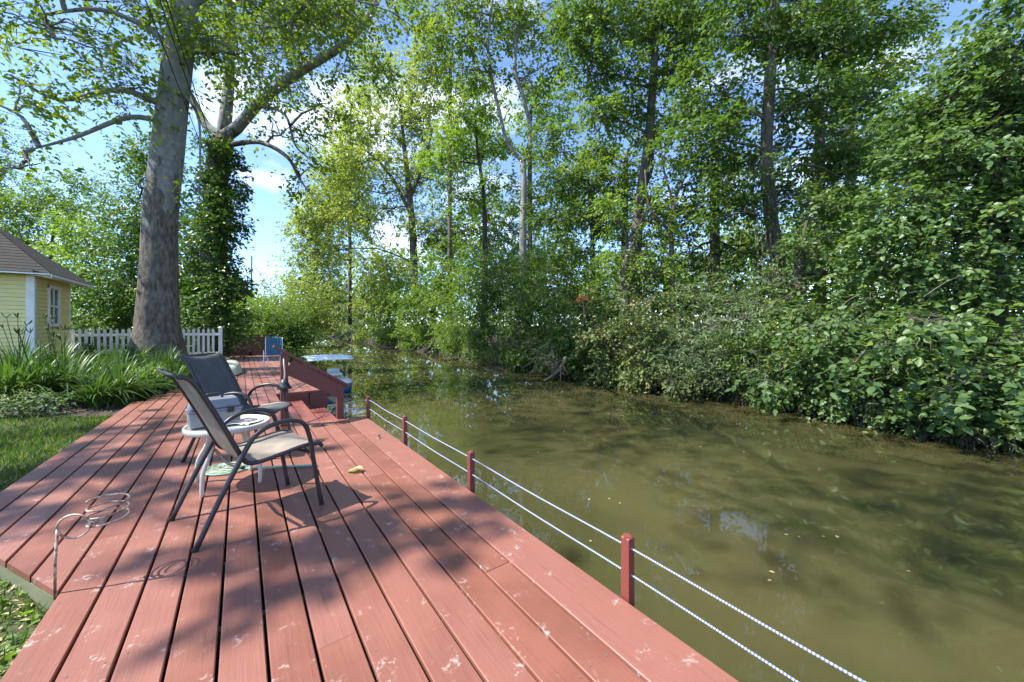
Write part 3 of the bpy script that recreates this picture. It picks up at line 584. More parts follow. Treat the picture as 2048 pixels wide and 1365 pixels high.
for z in (-.55, .55): MB().box((hu+.026, wy, wzc+z), (.06, .82, .09)).build('window_frame', M['white_paint'], win)
MB().box((hu+.018, wy, wzc), (.03, .045, 1.0)).build('muntin', M['white_paint'], win); MB().box((hu+.020, wy, wzc), (.034, .62, .05)).build('muntin', M['white_paint'], win)
ov = .42; e0, e1 = hv0-ov, hv1+ov; eu, ew = hu+ov, hu-wl-ov; apz = ez+1.62; my = (e0+e1)/2; ra = np.array((eu-1.75, my, apz)); rb2 = np.array((ew+1.75, my, apz)); ze = ez-.03
rf = MB().add([(eu, e0, ze), (eu, e1, ze), (ew, e1, ze), (ew, e0, ze), ra-UP*.02, rb2-UP*.02], [(0, 1, 4), (0, 4, 5, 3), (1, 2, 5, 4), (2, 3, 5), (0, 3, 2, 1)]).build('roof', M['shingle'], house)
for c0_, c1_, t0, t1 in (((eu, e0, ze), (ew, e0, ze), ra, rb2), ((eu, e1, ze), (eu, e0, ze), ra, ra)):
    c0_, c1_ = np.array(c0_), np.array(c1_); nr = 19; nn_ = nrm(np.cross(c1_-c0_, t0-c0_)); nn_ = nn_*np.sign(nn_[2])
    for r in range(nr):
        a0, b0_ = c0_+(t0-c0_)*r/nr, c1_+(t1-c1_)*r/nr; a1, b1_ = c0_+(t0-c0_)*(r+1.25)/nr, c1_+(t1-c1_)*(r+1.25)/nr
        MB().add([a0+nn_*.02, b0_+nn_*.02, b1_+nn_*.012, a1+nn_*.012, a0+nn_*.012, b0_+nn_*.012], [(0, 1, 2, 3), (0, 4, 5, 1)]).build('shingle_course', M['shingle'], rf)
for y in np.arange(e0+.2, e1, .41): MB().beam((hu+.0, y, ez-.02), (eu-.02, y, ez-.10), .045, .09).build('rafter_tail', M['white_paint'], house)
MB().box((eu+.012, my, ze-.045), (.022, e1-e0, .07)).build('fascia', M['white_paint'], house); MB().box(((eu+ew)/2, e0-.012, ze-.02), (eu-ew, .022, .035)).build('fascia', M['white_paint'], house)

# ------------------------------------------------------------------ picket fences, pole, cables
def fence(label, ua, ub, v, posts):
    r = empty('picket_fence', ((ua+ub)/2, v, .2), label, 'fence')
    for i, u in enumerate(np.arange(ua, ub, .142)):
        if min(abs(u-p) for p in posts) < .08: continue
        z0, z1 = .12, 1.34+.012*math.sin(i*2.3); w = .036; MB().add([(u-w, v, z0), (u+w, v, z0), (u+w, v, z1), (u, v, z1+.06), (u-w, v, z1), (u-w, v+.02, z0), (u+w, v+.02, z0), (u+w, v+.02, z1), (u, v+.02, z1+.06), (u-w, v+.02, z1)], [(0, 1, 2, 3, 4), (9, 8, 7, 6, 5), (0, 5, 6, 1), (1, 6, 7, 2), (2, 7, 8, 3), (3, 8, 9, 4), (4, 9, 5, 0)]).build('picket', M['white_paint'], r)
    for z in (.45, 1.17): MB().box(((ua+ub)/2, v+.045, z), (ub-ua, .045, .085)).build('rail', M['white_paint'], r)
    for p in posts: mb = MB(); mb.box((p, v+.04, .76), (.12, .12, 1.32), None, .006); mb.lathe([(.085, 0), (.06, .03), (.0, .05)], (p, v+.04, 1.42), 4); mb.build('post', M['white_paint'], r)
fence('white picket fence run between the cottage and the big trunk', -4.40, -2.5, 18.1, (-2.98,))
fence('short white picket fence run right of the big trunk', -1.85, -.58, 18.1, (-.64,))
pd = 60; tagit(MB().tube([P(503, 650, pd), P(503, 512, pd)], [.16, .12], 8).build('utility_pole', M['pole'], None, True), 'grey wooden utility pole in the sky gap left of the canal', 'pole')
for i, (xa, xb, nm) in enumerate(((312, 500, 'leftmost'), (338, 503, 'middle'), (350, 506, 'rightmost'))):
    a = P(xa, -8, 8.5); b = P(xb, 520, pd); ex = a+(a-b)*.35; t = np.linspace(0, 1, 26)[:, None]; p = ex+(b-ex)*t-UP*(np.sin(t*math.pi)*1.0)
    tagit(MB().tube(p, .012, 5).build('overhead_cable', M['cable'], None, True), nm+' of the three black overhead cables passing the big trunk', 'cable')

# ------------------------------------------------------------------ near left: bed, lilies, lawn
bm_ = mat('mulch', (.05, .035, .025), .95); q = N(bm_); v_ = q.coords(); q.base(q.mix(q.noise(v_, 18, 6, .7), (.02, .015, .011), (.12, .085, .06))); q.bump(q.noise(v_, 30, 5), .8, .04)
def bedz(u, v): return ground_z(u, v)+.012+.03*np.sin(u*3)*np.sin(v*2.2)
sheet('flower_bed', np.linspace(-5.2, -1.72, 18), np.linspace(9.2, 17.9, 30), bedz, bm_)
eg = [G(0, 838, -.1), G(70, 822, -.08), G(150, 812, -.08), G(238, 806, -.1)]
for p in eg: p[2] = float(ground_z(p[0:1], p[1:2])[0])+.03
tagit(MB().tube(spline(eg, 5), [.045]*16, 6).build('bed_edging', M['grey_wood'], None, True), 'weathered timber edging between lawn and lily bed', 'edging')
def strap_leaves(n, ln, spread, width, rng):
    V = []; Fc = []; R_ = []
    for k in range(n):
        a = rng.uniform(0, 2*math.pi); l = ln*rng.uniform(.6, 1.15); lean = rng.uniform(.12, 1)*spread; d = np.array((math.cos(a), math.sin(a), 0)); s = np.cross(d, UP); b = d*rng.uniform(0, .12)+s*rng.uniform(-.08, .08); m = 8; w0 = width*rng.uniform(.7, 1.2); base = len(V); cv = rng.uniform(.9, 1.7)
        for i in range(m):
            t = i/(m-1); p = b+d*(l*lean*t**1.35)+UP*(l*(t*1.05-cv*.62*lean*t**2.4)); w = w0*(.7+.5*t)*(1-t**3)+.0015
            V += [p-s*w, p+UP*-.25*w, p+s*w]
        for i in range(m-1):
            for j in (0, 1): Fc.append((base+i*3+j, base+i*3+j+1, base+i*3+j+4, base+i*3+j+3))
        R_ += [rng.uniform()]*((m-1)*2)
    me = bpy.data.meshes.new('strap_leaves'); me.from_pydata([tuple(p) for p in V], [], Fc); at = me.attributes.new('rnd', 'FLOAT', 'FACE'); at.data.foreach_set('value', R_); me.polygons.foreach_set('use_smooth', [True]*len(Fc)); return me
lilym = [strap_leaves(190, 1.1, 1.2, .017, RNG) for _ in range(3)]
lil = [(270, 690, 11.0, .95), (330, 690, 10.8, .95), (175, 690, 11.0, .95), (22, 745, 6.6, 1.05), (75, 735, 6.9, 1.05), (130, 735, 7.2, 1.05), (190, 770, 6.9, .8), (235, 755, 7.3, .95), (180, 725, 8.0, 1.0), (245, 720, 8.4, 1.0), (290, 745, 8.0, .85), (300, 705, 9.2, .95), (345, 710, 9.6, .9), (40, 715, 8.2, 1.05), (110, 705, 8.8, 1.05), (385, 705, 10.6, .9), (412, 712, 11.2, .85), (225, 700, 9.8, .95), (345, 735, 8.8, .7)]
where = ['left of the trunk foot before the pickets', 'hugging the trunk foot', 'at the far end of the cottage side wall', 'at the left frame edge before the cottage', 'below the cottage corner', 'below the cottage window', 'with pale drooping leaves nearest the deck', 'beside the timber edging end', 'in front of the left picket run', 'in the middle of the lily bed', 'near the deck corner', 'at the foot of the big trunk', 'right of the big trunk foot', 'against the cottage front wall', 'behind, against the cottage side wall', 'before the short picket run', 'beside the fence end post', 'under the left picket run', 'low by the deck behind the chairs']
for i, ((x, y, d, s), w_) in enumerate(zip(lil, where)):
    p = P(x, y, d); p[2] = float(ground_z(p[0:1], p[1:2])[0]); r = empty('daylily_clump', p, 'arching green daylily clump '+w_, 'daylily', 'daylilies in the bed', random.uniform(0, 6)); r.scale = (s*.95,)*3
    o = link('leaves', lilym[i % 3], L['lily'], r, False)
    if i in (3, 4, 5, 13, 14):
        for k in range(3):
            mb = MB(); a = random.uniform(0, 6); hh = random.uniform(1.15, 1.5); tp = np.array((math.cos(a)*.22, math.sin(a)*.22, hh)); mb.tube(spline([(0, 0, 0), tp*np.array((.4, .4, .5)), tp], 4), .006, 5)
            for j in range(4): b = random.uniform(0, 6); mb.tube([tp, tp+np.array((math.cos(b)*.05, math.sin(b)*.05, .06)), tp+np.array((math.cos(b)*.07, math.sin(b)*.07, .11))], [.004, .009, .004], 5)
            o2 = link('flower_stalk', mb.mesh('flower_stalk', True), L['lily'], r, False)
def low_plant(name, label, blobs, lm, leaf, dens, shape='oval'):
    base = blobs[0][0].copy(); base[2] = float(ground_z(base[0:1], base[1:2])[0]); r = empty(name, base, label, 'plant'); pos, ax, nn, sz, rd, cl = sprays(blobs, leaf, dens, 7, .3, leaf*3, .1)
    pos[:, 2] = np.maximum(pos[:, 2], base[2]+.01); link('foliage', leaf_mesh('leaves', pos, ax, nn, sz, shape, rd), lm, r); mb = MB()
    for c_ in cl[0][:8]: limb_mesh(mb, base, c_, .012, .004, 4)
    mb.build('stems', M['bark'], r); return r
low_plant('low_shrub', 'low grey green mounded plant beside the lily bed edging', [blob(75, 802, 6.1, 55, 14), blob(20, 806, 6.0, 30, 14)], L['blue'], .045, 2.6)
low_plant('ground_cover', 'feathery green plant spilling towards the deck behind the lilies', [blob(320, 752, 8.3, 38, 16)], L['lime'], .07, 2.5, 'lance')
# lawn blades and weeds
n = 150000; uu = RNG.uniform(-7.5, -.8, n); vv = RNG.uniform(.6, 12.0, n); ok = ~((uu > -1.70) & (vv > cutv(uu)-.02)) & ~((uu > -.80)) & ~((vv > 9.3) & (uu < -1.7) & (uu > -5.2)); uu, vv = uu[ok], vv[ok]; n = len(uu); zz = ground_z(uu, vv)
patch = .5+.5*np.sin(uu*2.3+1.1*np.sin(vv*1.9)); keep = RNG.uniform(0, 1, n) < .55+.45*patch; uu, vv, zz = uu[keep], vv[keep], zz[keep]; n = len(uu)
me = leaf_mesh('grass_blades', np.stack([uu, vv, zz], 1), UP+RNG.normal(size=(n, 3))*.55, RNG.normal(size=(n, 3)), RNG.uniform(.035, .085, n)*1.2, 'kiteg', RNG.uniform(0, 1, n)**1.6); tagit(link('lawn_grass', me, L['grass']), 'short green lawn grass left of the deck', 'grass', kind='stuff')
n = 5200; uu = RNG.uniform(-3.6, -.82, n); vv = RNG.uniform(1.0, 5.6, n); ok = ~((uu > -1.70) & (vv > cutv(uu)-.03)); uu, vv = uu[ok], vv[ok]; n = len(uu)
me = leaf_mesh('weeds', np.stack([uu, vv, ground_z(uu, vv)+RNG.uniform(.01, .06, n)], 1), RNG.normal(size=(n, 3))*np.array((1, 1, .25)), UP+RNG.normal(size=(n, 3))*.3, RNG.uniform(.018, .045, n), 'heart', RNG.uniform(0, 1, n)); tagit(link('lawn_weeds', me, L['lime']), 'round leaved weeds among the grass by the deck corner', 'weeds', kind='stuff')

n = 2600; uu = RNG.uniform(-2.6, -.82, n); vv = RNG.uniform(.8, 4.4, n); ok = ~((uu > -1.70) & (vv > cutv(uu)-.03)); uu, vv = uu[ok], vv[ok]; n = len(uu)
me = leaf_mesh('litter', np.stack([uu, vv, ground_z(uu, vv)+RNG.uniform(.012, .03, n)], 1), RNG.normal(size=(n, 3))*np.array((1, 1, .12)), UP+RNG.normal(size=(n, 3))*.4, RNG.uniform(.03, .08, n), 'lance', RNG.uniform(0, 1, n)); tagit(link('dry_litter', me, L['dry']), 'dry straw and leaf litter by the deck corner', 'litter', kind='stuff')
# ------------------------------------------------------------------ left trees
t1 = [P(315, 748, 12), P(316, 655, 12), P(318, 560, 12), P(322, 430, 12), P(336, 290, 11.9), P(352, 150, 11.8), P(370, 20, 11.7), P(388, -130, 11.6), P(400, -300, 11.5)]
r1 = [.80, .56, .475, .44, .415, .38, .335, .30, .24]
tree('sycamore_tree', 'huge leaning sycamore trunk with mottled bark beside the picket fence', 'tree', [(t1, r1)],
     [blob(110, 60, 10.5, 190, 70), blob(30, 210, 10, 110, 60), blob(230, 170, 11, 120, 60), blob(470, 90, 12, 130, 80), blob(560, 40, 12.5, 130, 60), blob(330, -120, 12, 330, 110), blob(640, -60, 12, 200, 90), blob(60, -150, 10, 260, 110), blob(400, 380, 11.5, 35, 30)]+[(np.array(c), (r, r, r*.5)) for c, r in (((-4, 9, 15.5), 2.2), ((-5.5, 5.5, 15), 2.2), ((-6, 11, 17), 2.2), ((-4.2, 3.0, 17.5), 2.2))]+[ blob(40, 330, 9.5, 60, 30)],
     L['syc'], .17, .8, M['syc'], 'lobed', per=7, twig=.7, br=.07, nbr=9,
     limbs=[([P(345, 250, 11.8), P(260, 235, 11), P(150, 275, 10.5), P(60, 300, 10)], [.10, .07, .05, .02]), ([P(335, 215, 11.8), P(240, 180, 11), P(120, 200, 10.5), P(20, 150, 10)], [.11, .08, .05, .03]), ([P(360, 120, 11.8), P(300, 60, 11.5), P(200, 20, 11), P(80, 30, 10.5)], [.13, .09, .06, .03]),
            ([P(378, 10, 11.7), P(450, -20, 12), P(540, 30, 12.3), P(600, 90, 12.5)], [.14, .09, .06, .03]), ([P(350, 170, 11.8), P(395, 230, 11.6), P(400, 330, 11.5), P(398, 380, 11.5)], [.05, .035, .025, .015])])
t2 = [P(428, 712, 17), P(428, 560, 17), P(430, 420, 17), P(436, 330, 17), P(446, 275, 17)]
tree('ivy_clad_sycamore', 'ivy clad forked sycamore behind the picket fence', 'tree', [(t2, [.62, .52, .46, .44, .42]), ([t2[-1], P(452, 225, 17), P(458, 160, 17.2), P(462, 60, 17.5), P(470, -60, 18)], [.27, .25, .21, .16, .1]), ([t2[-1], P(475, 255, 16.8), P(520, 205, 16.5), P(590, 150, 16), P(665, 105, 15.6), P(715, 65, 15.3), P(755, 0, 15), P(775, -60, 15)], [.28, .24, .21, .19, .16, .14, .12, .08]), ([t2[-1], P(412, 250, 17), P(388, 205, 17), P(360, 150, 17)], [.22, .18, .15, .1])],
     [blob(520, 110, 17, 130, 70), blob(600, 70, 16.5, 110, 70), blob(690, 30, 15.5, 90, 60), blob(560, 260, 17, 80, 45), blob(470, 40, 17.5, 110, 80), blob(600, 345, 17, 45, 35), blob(700, 130, 15, 60, 40), blob(640, 200, 16, 60, 35), blob(560, -80, 17, 220, 90)],
     L['syc'], .19, .85, M['syc2'], 'lobed', per=7, twig=.8, br=.06, nbr=8, limbs=[([P(458, 290, 16.8), P(520, 285, 16.6), P(575, 315, 16.4), P(600, 360, 16.2), P(640, 410, 16)], [.12, .1, .08, .05, .02]), ([P(520, 210, 16.5), P(570, 230, 16.3), P(590, 290, 16.2), P(620, 320, 16)], [.08, .06, .04, .02])])
tree('ivy', 'dark ivy mass climbing the forked sycamore trunk', 'ivy', [], [blob(425, 620, 16.6, 46, 70, 1.0), blob(426, 540, 16.5, 40, 70, .8), blob(428, 460, 16.5, 36, 70, .75), blob(432, 385, 16.5, 34, 65, .7), blob(438, 320, 16.5, 30, 50, .7), blob(385, 520, 16.9, 40, 110, .9), blob(462, 440, 16.6, 28, 60, .6), blob(470, 360, 16.6, 20, 50, .5), blob(445, 640, 16.2, 50, 50, 1), blob(455, 560, 16.4, 40, 60, .7), blob(380, 620, 16.6, 40, 60, .8)], L['ivy'], .16, 2.6, M['bark_dark'], 'heart', base=P(425, 690, 16.8), twig=.45, br=.03, clump=.3)
LT = [('left_tree', 'tall dark leafy tree behind the big trunk, left of the ivy', 'deep', 20, [(270, 420, 70, 110), (250, 560, 80, 90), (300, 330, 60, 60), (350, 500, 70, 120), (330, 610, 70, 60)], (290, 690), 'bark_dark', 2.0),
      ('left_tree', 'sunlit pale bushy tree rising above the cottage roof end', 'lime', 21, [(200, 540, 75, 60), (150, 600, 80, 55), (230, 620, 70, 60), (170, 470, 60, 50)], (190, 690), 'bark', 2.0),
      ('left_tree', 'feathery tree in the sky gap above the cottage roof', 'mid', 26, [(110, 430, 90, 55), (40, 400, 80, 55), (150, 385, 60, 40), (20, 470, 70, 50), (90, 500, 90, 40)], (70, 650), 'bark_dark', 1.5),
      ('background_tree', 'dark tree at the left frame edge behind the cottage', 'mid', 30, [(-40, 420, 90, 100), (-60, 300, 80, 80), (-120, 520, 100, 100)], (-60, 650), 'bark', 1.4)]
for nm, lab, lm, d, bl, b, bk, dn in LT:
    b0 = P(*b, d); b0[2] = .1; top = P(bl[0][0], bl[0][1], d); tree(nm.replace('left', 'leafy'), lab, 'tree', [([b0, (b0+top)/2+RIGHT*.2, top], [.2, .14, .06])], [blob(x, y, d, rx, ry) for x, y, rx, ry in bl], L[lm], .17, dn, M[bk], 'oval', twig=.6, br=.05)
for nm, lab, lm, d, x, y, rx, ry, lf, shp, dn in [
    ('hedge_shrub', 'dark green shrub behind the left picket run by the cottage', 'deep', 19.5, 205, 640, 75, 45, .15, 'oval', 2.4),
    ('hedge_shrub', 'leafy shrub behind the short picket run', 'mid', 19.5, 395, 645, 60, 45, .14, 'oval', 2.2),
    ('sumac_shrub', 'bright sumac like bush behind the lattice panel', 'lime', 25, 480, 625, 75, 50, .2, 'lance', 2.2),
    ('bank_shrub', 'dark round bush hanging over the water behind the blue lawn chair', 'deep', 25.5, 578, 655, 42, 48, .15, 'oval', 2.6),
    ('bank_shrub', 'feathery bush above the lattice near the utility pole', 'lime', 28, 540, 600, 70, 45, .2, 'lance', 2.0),
    ('bank_shrub', 'bright leafy bush on the left bank beyond the blue chair', 'pale', 40, 605, 610, 55, 60, .2, 'oval', 2.2)]:
    b0 = P(x, y+ry, d); tree(nm, lab, 'shrub', [], [blob(x, y, d, rx, ry), blob(x-rx*.5, y+ry*.4, d-.5, rx*.6, ry*.6), blob(x+rx*.5, y+ry*.45, d-.4, rx*.55, ry*.6)], L[lm], lf, dn, M['bark'], shp, base=b0, twig=.5, br=.03)

# ------------------------------------------------------------------ far bank trees
def rtree(name, label, lm, d, trunks, bl, bk, leaf, dens, shape='oval', **kw):
    tr = [([P(x, y, d+(0 if len(a) < 3 else 0)) for x, y in a], r) for a, r in trunks]; return tree(name, label, 'tree', tr, [blob(x, y, d+(e[0] if e else 0), rx, ry) for x, y, rx, ry, *e in bl], L[lm], leaf, dens, M[bk], shape, 'trees on the far bank', **kw)
rtree('sycamore_tree', 'pale leafy far bank tree with slim dark trunk left of the white stems', 'pale', 37, [([(830, 600), (826, 480), (818, 380), (808, 290), (800, 200)], [.42, .36, .3, .2, .1]), ([(822, 430), (780, 350), (730, 300), (690, 280)], [.2, .16, .1, .05]), ([(820, 400), (850, 320), (870, 240)], [.18, .12, .05])],
      [(800, 190, 70, 60), (730, 260, 75, 60), (860, 250, 60, 60), (690, 350, 70, 60), (770, 350, 70, 55), (880, 350, 60, 60), (650, 430, 70, 60), (740, 430, 70, 50), (870, 450, 70, 50), (640, 500, 50, 60), (760, 120, 40, 40)], 'bark', .27, 1.6, br=.08)
rtree('twin_stem_sycamore', 'tall sycamore with two smooth white stems forking on the far bank', 'syc', 22, [([(1046, 640), (1046, 480), (1048, 380), (1046, 325)], [.27, .22, .19, .18]), ([(1046, 325), (1015, 285), (998, 220), (982, 150), (976, 80), (985, 0), (990, -80)], [.13, .115, .105, .1, .085, .07, .05]), ([(1046, 325), (1062, 270), (1048, 200), (1030, 140), (1036, 60), (1046, 0), (1055, -80)], [.14, .13, .12, .11, .10, .085, .06]), ([(1036, 70), (1070, 40), (1120, 0)], [.07, .06, .04])],
      [(900, 60, 75, 60), (960, 30, 70, 50), (940, 130, 60, 45), (1030, 60, 60, 60), (1100, 40, 60, 50), (870, 0, 60, 50), (1060, 150, 40, 40), (1130, 110, 45, 45), (990, -90, 180, 70)], 'syc_pale', .21, 1.15, 'lobed', per=7, br=.05)
rtree('dark_stem_tree', 'dark slim trunk with bright layered leaves just left of the white stems', 'lime', 25, [([(968, 640), (970, 470), (966, 380), (955, 300), (950, 230)], [.2, .17, .14, .09, .05])],
      [(930, 230, 55, 45), (960, 300, 60, 40), (890, 310, 45, 40), (1000, 370, 50, 35), (920, 390, 60, 35), (870, 330, 40, 35), (980, 200, 40, 40)], 'bark_dark', .2, 1.5, br=.05)
rtree('understory_tree', 'leafy understory tree between the white stems and the leaning dark trunk', 'mid', 18.5, [([(1185, 640), (1185, 480), (1180, 400), (1175, 340)], [.13, .11, .08, .04])],
      [(1120, 340, 60, 45), (1180, 380, 70, 45), (1100, 430, 55, 40), (1200, 450, 60, 40), (1230, 350, 45, 40), (1140, 500, 70, 40), (1090, 280, 35, 40)], 'bark_dark', .17, 1.7, br=.04)
rtree('tall_tree', 'tall dark leaning trunk with deep green crown on the far bank', 'mid', 16, [([(1266, 640), (1270, 520), (1280, 400), (1296, 290), (1305, 180), (1312, 60), (1322, -70)], [.27, .24, .22, .2, .17, .14, .1]), ([(1284, 390), (1305, 330), (1300, 270)], [.09, .07, .05])],
      [(1220, 60, 70, 60), (1180, 140, 55, 50), (1250, 160, 60, 50), (1200, 230, 60, 45), (1330, 40, 70, 60), (1370, 130, 60, 50), (1280, 250, 50, 35), (1160, 50, 50, 60), (1290, -70, 200, 60), (1400, 40, 55, 50)], 'bark', .165, 2.3, br=.05)
rtree('crooked_tree', 'thin crooked forked tree between the two tall far bank trunks', 'mid', 15, [([(1346, 640), (1344, 520), (1342, 460), (1350, 400), (1372, 350)], [.11, .1, .09, .07, .04]), ([(1342, 465), (1312, 435), (1296, 405), (1290, 340)], [.07, .06, .05, .03]), ([(1348, 410), (1330, 350), (1322, 300)], [.05, .04, .02])],
      [(1390, 330, 40, 40), (1330, 300, 40, 30), (1400, 420, 45, 40), (1440, 380, 45, 50)], 'bark', .15, 1.1, br=.03)
rtree('vine_draped_tree', 'tall trunk draped with bare vines and large dark leaves, right of centre', 'deep', 12.5, [([(1568, 640), (1556, 520), (1540, 420), (1533, 300), (1540, 160), (1548, 40), (1552, -80)], [.24, .22, .2, .19, .17, .15, .11])],
      [(1470, 60, 80, 60), (1600, 60, 80, 60), (1690, 90, 80, 60), (1450, 180, 75, 50), (1620, 180, 85, 50), (1420, 280, 65, 50), (1500, 330, 65, 50), (1640, 290, 75, 50), (1460, 420, 60, 45), (1740, 190, 60, 45), (1760, 40, 70, 40), (1560, -70, 260, 60), (1600, 380, 60, 40), (1690, 350, 55, 40)], 'bark', .17, 2.1, 'heart', br=.045, limbs=[([P(1548+12*k-30, 620, 12.2), P(1540+9*k-24, 500, 12.2), P(1536+7*k-20, 380, 12.25), P(1540+4*k-10, 240, 12.3)], [.022, .018, .014, .008]) for k in range(6)])
rtree('vine_smothered_tree', 'huge vine smothered tree mass at the right frame edge', 'linden', 8.2, [([(2010, 800), (1990, 600), (1985, 420), (1990, 250)], [.2, .18, .15, .08])],
      [(1960, 200, 140, 70), (2050, 130, 160, 90), (1880, 310, 110, 60), (2000, 330, 150, 70), (1800, 420, 95, 55), (1930, 450, 130, 60), (2080, 450, 130, 90), (1850, 540, 100, 50), (2000, 580, 130, 60), (2090, 300, 100, 100), (1760, 500, 60, 45), (2060, 30, 90, 50), (2250, 300, 150, 250)], 'bark_dark', .10, 1.7, 'heart', br=.035, clump=.24)
for nm, lab, lm, d, bl, lf, dn in [
    ('understory_tree', 'fresh green sapling in front of the leaning dark trunk', 'lime', 14.8, [(1250, 500, 55, 40), (1300, 430, 45, 40), (1230, 420, 40, 40), (1310, 540, 60, 35)], .14, 1.5),
    ('understory_tree', 'broad leaved sapling in front of the vine draped trunk base', 'linden', 11.6, [(1600, 500, 60, 40), (1530, 560, 60, 35), (1650, 540, 60, 35), (1620, 420, 50, 40)], .12, 1.5),
    ('understory_tree', 'high leafy tree in the upper right sky gap', 'mid', 17, [(1700, 60, 90, 60), (1770, 140, 70, 50), (1680, 160, 70, 50), (1740, 240, 70, 50), (1640, 20, 80, 50), (1820, 40, 70, 40)], .17, 1.5),
    ('understory_tree', 'deep green tree filling the gap left of the vine draped trunk', 'deep', 16, [(1430, 230, 70, 50), (1400, 330, 70, 50), (1470, 300, 60, 50), (1430, 420, 80, 50), (1480, 500, 80, 50), (1380, 500, 60, 40)], .17, 1.7),
    ('understory_tree', 'mid green tree behind the leaning dark trunk', 'mid', 20, [(1250, 320, 70, 45), (1220, 410, 70, 45), (1320, 400, 60, 45), (1270, 480, 80, 45), (1350, 250, 60, 50), (1190, 300, 50, 40)], .19, 1.7),
    ('understory_tree', 'mid green tree right of the vine draped trunk', 'mid', 15.5, [(1640, 200, 75, 50), (1700, 280, 75, 50), (1610, 330, 70, 50), (1680, 410, 80, 45), (1610, 450, 70, 45), (1760, 330, 60, 50)], .17, 1.6),
    ('understory_tree', 'bright tree filling the sky behind the white stems', 'lime', 28, [(1060, 230, 60, 45), (1110, 300, 60, 45), (1040, 400, 60, 45), (1100, 200, 50, 45), (1130, 390, 50, 45), (980, 430, 60, 45), (1000, 280, 45, 40)], .23, 1.5),
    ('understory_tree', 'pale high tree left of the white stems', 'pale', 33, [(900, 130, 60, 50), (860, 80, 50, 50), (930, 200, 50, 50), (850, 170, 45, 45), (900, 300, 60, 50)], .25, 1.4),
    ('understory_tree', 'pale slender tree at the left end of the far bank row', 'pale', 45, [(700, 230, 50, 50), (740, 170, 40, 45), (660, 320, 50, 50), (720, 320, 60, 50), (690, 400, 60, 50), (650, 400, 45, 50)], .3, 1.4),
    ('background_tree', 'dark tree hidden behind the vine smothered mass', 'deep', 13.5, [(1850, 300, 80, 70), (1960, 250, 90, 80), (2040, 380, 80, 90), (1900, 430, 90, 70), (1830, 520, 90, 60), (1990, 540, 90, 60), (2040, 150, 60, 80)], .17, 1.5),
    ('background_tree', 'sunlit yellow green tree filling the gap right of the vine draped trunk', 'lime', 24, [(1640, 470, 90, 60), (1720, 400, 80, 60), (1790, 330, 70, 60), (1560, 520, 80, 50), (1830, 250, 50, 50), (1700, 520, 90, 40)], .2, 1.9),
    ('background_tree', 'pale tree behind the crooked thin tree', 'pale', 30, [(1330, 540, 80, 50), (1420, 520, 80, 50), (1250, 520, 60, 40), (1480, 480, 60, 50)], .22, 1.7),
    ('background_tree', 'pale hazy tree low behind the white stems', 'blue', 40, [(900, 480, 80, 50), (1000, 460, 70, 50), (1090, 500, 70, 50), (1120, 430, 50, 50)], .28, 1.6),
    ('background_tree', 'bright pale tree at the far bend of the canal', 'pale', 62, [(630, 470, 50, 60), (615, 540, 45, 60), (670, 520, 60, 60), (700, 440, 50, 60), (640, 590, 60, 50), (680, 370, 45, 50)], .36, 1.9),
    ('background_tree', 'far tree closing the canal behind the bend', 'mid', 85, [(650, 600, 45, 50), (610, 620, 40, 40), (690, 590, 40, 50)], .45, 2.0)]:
    b0 = P(bl[0][0], 650, d); tree(nm, lab, 'tree', [([b0, P(bl[0][0], bl[0][1]+40, d), P(bl[0][0]+5, bl[0][1]-20, d)], [.22, .16, .06])], [blob(x, y, d, rx, ry) for x, y, rx, ry in bl], L[lm], lf, dn, M['bark'], 'oval', br=.06)
